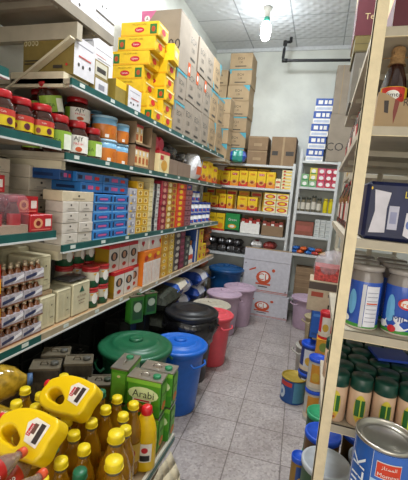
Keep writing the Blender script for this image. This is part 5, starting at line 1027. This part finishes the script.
# milk powder jars
MBL = mx('#2b55b5', rough=.25, coat=.4); LB = mx('#6fb2e0', rough=.25)
GL = mat('clear_jar_plastic', '#a89f98', .1, var=.06, trans=.45, coat=.6)
def milk(r, h, face):
    b = MB().lathe([(r*.94, 0), (r, .008), (r, h*.76), (r*.99, h*.82), (r*.86, h*.90), (r*.84, h*.93)], [mx('#d5ccc0'), MBL, GL, GL, GL], 26)
    p = MB().patch(r, .008, h*.09, 0, 360, mx('#3f8f34'), 24)
    p.patch(r, h*.22, h*.62, -150, -120, LB, 6, off=.001, ell=True).patch(r, h*.09, h*.2, -175, -140, WHITE, 5, ell=True, off=.001)
    if face:
        p.patch(r, h*.08, h*.30, -150, -60, mx('#e3e4ec'), 8, off=.001, ell=True).patch(r, h*.42, h*.60, -112, -52, RED, 8, off=.002, ell=True).patch(r, h*.45, h*.57, -105, -59, WHITE, 8, off=.003, ell=True).patch(r, h*.2, h*.44, -150, -118, LB, 8, off=.0008, ell=True)
        p.wraptext('MILK', r, h*.27, .020, mx('#16357f'), a=-90, off=.003).wraptext('free', r, h*.505, .020, mx('#d8641c'), a=-84, off=.0045).patch(r, h*.05, h*.16, -135, -108, RED, 5, off=.003, ell=True)
    else:
        p.patch(r, h*.05, h*.72, -104, -92, mx('#c9cbd2'), 3, off=.0015).patch(r, h*.06, h*.70, -90, -44, mx('#dfe0ea'), 6, off=.0015)
        for q in range(8): p.patch(r, h*(.14+q*.065), h*(.15+q*.065), -86, -48, mx('#8d90a8'), 4, off=.002)
        p.patch(r, h*.42, h*.44, -86, -48, mx('#d8552c'), 4, off=.0025)
    l = MB().lathe([(r*.88, h*.92), (r*1.0, h*.93), (r*1.0, h*.985), (r*.95, h), (0, h)], mat('clear_lid', '#b9b2ad', .15, var=.1, trans=.3, coat=.5), 24)
    return [('jar_body', b.mesh('jar_body')), ('label', p.mesh('label')), ('lid', l.mesh('lid'))]
m0, m1 = milk(.056, .225, False), milk(.056, .225, True)
for i, (x, y) in enumerate(((.190, YR+.09), (.312, YR+.09), (.434, YR+.09))):
    stamp((m0, m1, m0)[i], 'milk_powder_jar', ('blue milk powder jar with a nutrition table, beside the slotted post', 'blue milk powder jar lettered MILK with an orange badge', 'blue milk powder jar at the far right of the row')[i], 'jar', (x, y, 1.181), 0)
for i in range(3):
    for j in range(2):
        stamp(m0, 'milk_powder_jar', 'blue milk powder jar in the %s row behind, %s from left' % (('second', 'third')[j], ORD[i]), 'jar', (.190+i*.122, YR+.22+j*.13, 1.181), .8, 'milk powder jars in the rows behind')
# creamer jars
CRB = mx('#d3b294', rough=.35); CGL = mat('dark_green_lid', '#123f33', .35, var=.08)
def cream():
    r, h = .0372, .178
    b = MB().lathe([(r*.92, 0), (r, .006), (r, h*.74), (r*.9, h*.77)], CRB, 20)
    l = MB().lathe([(r*1.0, h*.75), (r*1.02, h*.76), (r*1.02, h*.975), (r*.94, h), (0, h*.99)], CGL, 20)
    p = MB().patch(r, h*.10, h*.68, -122, -62, mx('#d9c640'), 8, off=.001, ell=True)
    p.patch(r, h*.24, h*.58, -116, -68, mx('#2c6b2c'), 6, off=.002).patch(r, h*.22, h*.60, -93, -87, mx('#c9dc4a'), 2, off=.003).patch(r, h*.08, h*.22, -102, -78, mx('#d8a23c'), 5, off=.003, ell=True).patch(r, h*.11, h*.16, -96, -84, mx('#a8462c'), 3, off=.004, ell=True)
    return [('jar_body', b.mesh('jar_body')), ('lid', l.mesh('lid')), ('label', p.mesh('label'))]
cq = cream()
for j in range(6):
    for i in range(5):
        stamp(cq, 'creamer_jar', 'beige creamer jar with a dark green lid, %s row, %s from the slotted post' % (('front', 'second', 'third', 'fourth', 'fifth', 'rear')[j], ORD[i]), 'jar', (.140+i*.079+.02*(j % 2), YR+.055+j*.082, .831), .1*((i+j) % 3-1), 'beige creamer jars with dark green lids')
single('blue_sheet', MB().box(-.07, -.06, 0, .07, .06, .01, mx('#2244a8')).mesh('blue_sheet'), 'blue packet lying on the creamer jar lids', 'packet', (.35, YR+.30, 1.010), .2)

# big tins: front one with badge, standing on a column of like tins
TBL = mx('#2459a8', rough=.25, coat=.4)
def bigtin(r, h, lidm=None, body=None, face=True):
    b = MB().lathe([(r, 0), (r*1.02, .003), (r, .008), (r, h-.008)], body or TBL, 32, cap1=False)
    p = MB()
    if face:
        p.patch(r, .01, h-.012, -120, -40, mx('#cfdbe8'), 12, off=.001).patch(r, h*.60, h-.012, -119, -41, mx('#3a6ac0'), 12, off=.0015).patch(r, h*.44, h*.62, -119, -41, mx('#a9cbe8'), 10, off=.002)
        p.patch(r, h*.66, h*.86, -112, -68, mx('#e4e6ea'), 8, off=.003).patch(r, h*.67, h*.85, -111, -69, mx('#cf3f22'), 8, off=.004)
        p.wraptext(WA1, r, h*.80, .013, WHITE, a=-90, off=.0055).wraptext('Momtaz', r, h*.71, .011, WHITE, a=-90, off=.0055).wraptext(WA2, r, h*.52, .030, mx('#cf2f3a'), a=-88, off=.0055)
        p.wraptext('MILK', r, h*.5, .045, mx('#dfe8f2'), a=-148, off=.003, vert=True)
    rim = MB().lathe([(r, h-.010), (r*1.035, h-.008), (r*1.04, h), (r*1.0, h+.003), (r*.96, h), (r*.95, h-.010), (r*.80, h-.012), (r*.78, h-.009), (r*.74, h-.012), (0, h-.011)], lidm or SILV, 36, cap0=False)
    out = [('tin_body', b.mesh('tin_body')), ('tin_lid', rim.mesh('tin_lid'))]
    if face: out.append(('label', p.mesh('label')))
    return out
bt = bigtin(.080, .237)
for i in range(4):
    stamp(bt, 'milk_powder_tin', 'blue milk tin with a red badge, '+('on the floor under the front one', 'second from the floor in the front column', 'third in the front column', 'topmost in the front column at the lower right')[i], 'tin', (.262, 1.10, .001+i*.2405), 0, 'milk tins in the front column')
def plastlid(r, h, m):
    return MB().lathe([(r*1.04, h-.018), (r*1.06, h-.015), (r*1.06, h+.004), (r*1.0, h+.008), (r*.92, h+.006), (r*.90, h+.001), (0, h+.002)], m, 30).mesh('plastic_lid')
def lidtin(r, h, lm, body, pr):
    t_ = bigtin(r, h, None, body, False); p = MB()
    p.patch(r, h*.1, h*.85, -130, -50, pr, 8).patch(r, h*.3, h*.6, -120, -70, mx('#c9a23a'), 6, off=.002, ell=True).patch(r, h*.1, h*.25, -180, 0, mx('#d5c7b0'), 10, off=.0015)
    return t_+[('plastic_lid', plastlid(r, h, lm)), ('label', p.mesh('label'))]
lt = [('green-lidded tin on the floor stack by the rack', (.145, 1.965), .074, mx('#2f9a68'), mx('#3a5a3c'), mx('#7a8a4a')), ('blue-lidded tin in front of the green-lidded one', (.150, 1.785), .082, mx('#1c4fc0'), mx('#6a4a1f'), mx('#b9862c')),
      ('grey-white-lidded tin nearest the slotted post foot', (.160, 1.575), .098, mx('#b3b8bc'), mx('#3a5a3c'), mx('#c9b23c')), ('blue-lidded tin behind the grey-white-lidded tin', (.33, 1.86), .08, mx('#17409c'), mx('#5a4020'), mx('#9a7a2c')),
      ('grey-lidded tin at right behind the slotted post', (.345, 1.68), .08, mx('#9aa0a4'), mx('#3a4a5c'), mx('#9a9a8c')), ('small blue-lidded tin beside the grey-white-lidded one', (.052, 1.66), .036, mx('#1c4fc0'), mx('#8a6a2c'), mx('#2a4a8c'))]
for nm, (x, y), r, lm, bm_, pr in lt:
    h = .237 if r > .05 else .205; q = lidtin(r, h, lm, bm_, pr)
    if r > .05: stamp(q, 'food_tin', nm+', lower of the pair', 'tin', (x, y, .001), .2)
    else: stamp(q, 'food_tin', nm+', lower of the pair', 'tin', (x, y, .001), .2)
    stamp(q, 'food_tin', nm+', upper of the pair', 'tin', (x, y, .248 if r > .05 else .215), .4)
stamp(bigtin(.07, .237), 'milk_powder_tin', 'tin with a bare metal rim at the bottom edge beside the slotted post', 'tin', (.19, 1.385, .248), 0)
stamp(bigtin(.07, .237), 'milk_powder_tin', 'tin on the floor under the one with the bare rim', 'tin', (.19, 1.385, .001), 0)
# yellow-topped tin alone on the floor
yt = bigtin(.098, .20, mat('gold_lacquer_top', '#b0973c', .4, metal=.3, var=.1), mx('#1d4a86', rough=.3), False)
p = MB().patch(.098, .14, .175, -160, -95, mx('#c23a34'), 10, off=.001).patch(.098, .03, .13, -165, -125, mx('#c5d3e0'), 8, off=.002, ell=True).patch(.098, .015, .185, -85, -10, mx('#4f8aa5'), 10, off=.001).patch(.098, .06, .10, -150, -138, mx('#3d6aa8'), 4, off=.004, ell=True)
stamp(yt+[('label', p.mesh('label'))], 'food_tin', 'blue tin with a yellow top standing alone on the floor tiles', 'tin', (-.03, 2.93, .001), 0)
# column of cans at the aisle side of the rack
c1 = lidtin(.075, .235, mx('#1c4fc8'), mx('#2a3d78'), mx('#c9cdd8'))
stamp(c1, 'food_tin', 'blue and white can with a blue lid behind the yellow-topped tin, upper', 'tin', (.072, 2.98, .247), 0); stamp(c1, 'food_tin', 'blue and white can with a blue lid behind the yellow-topped tin, lower', 'tin', (.072, 2.98, .001), 0)
c2 = lidtin(.062, .235, mx('#1c4fc8'), mx('#b9b7ae'), mx('#c98a2a'))
stamp(c2, 'food_tin', 'white can with orange print in front of the blue and white can, lower', 'tin', (.130, 2.80, .001) if 0 else (.125, 2.715, .001), 0); stamp(c2, 'food_tin', 'white can with orange print in front of the blue and white can, upper', 'tin', (.125, 2.715, .247), 0)
o = obj('metal_pole', MB().tube([(.055, 3.225, 0), (.06, 3.22, .74)], .018, mx('#3f4042'), 8)); tag(o, 'dark upright pole beside the white open bucket', 'pole')
cr_ = obj('blue_crate', boxmesh('bluecrate', .24, .26, .22, mx('#1d59b0'), [('r', 'FL', .05, .1, .95, .2, mx('#17478c')), ('r', 'FL', .05, .8, .95, .9, mx('#4a86d0'))])); cr_.location = (.165, 3.06, .548); tag(cr_, 'blue crate in the column under the lettered carton', 'crate')
for i in range(2): single('carton', boxmesh('supp', .14, .26, .272, CARDG, []), 'plain carton on the floor beneath the blue crate, %s' % ('lower', 'upper')[i], 'carton', (.225, 3.06, .001+i*.2735), 0)
rp = lidtin(.05, .20, mx('#b9202a'), mx('#c4242c'), mx('#d8d0c4'))
stamp(rp, 'food_tin', 'red tin with white lettering beside the slotted post', 'tin', (.155, 2.84, .60), 0); 
yp = boxmesh('yelpk', .11, .12, .12, mx('#c98c1c'), [('e', 'FL', .5, .5, .3, .3, mx('#7a8a2c'))])
for i in range(5): single('packet', yp, 'mustard packet under the red tin, %s' % lvl(i, 5), 'packet', (.155, 2.84, .0+i*.12), 0, 'mustard packets under the red tin')
t = thing('carton', 'beige carton lettered ni standing on goods beside the rack', 'carton', (.135, 3.10, .79)); t.location = (.13, 3.42, .0)
t.location = (.145, 3.06, .770)
obj('carton_body', boxmesh('nicart', .30, .26, .24, mx('#b5a68c', rough=.7), [('r', 'F', 0, .72, 1, .96, mx('#4c3f38')), ('r', 'F', .08, .48, .38, .64, mx('#a0432f')), ('r', 'F', .5, .5, .8, .6, mx('#4c3f38')), ('t', 'F', .64, .2, .3, 'ni', BLACK), ('r', 'L', .2, .2, .8, .4, mx('#8a7a60'))]), t)
t = thing('plastic_bag', 'clear plastic bag with red patterned goods on the lettered carton', 'bag', (.145, 3.06, 1.012))
obj('bag_contents', boxmesh('redpat', .24, .22, .11, mat('red_white_pattern', '#b9453f', .6, var=.6, scale=45), []), t)
obj('bag_film', blob(mat('hazy_film', '#c9c6cc', .15, var=.1, alpha=.35, bump=.6, bscale=14), .155, 15, (.92, .82, .86), .12), t)
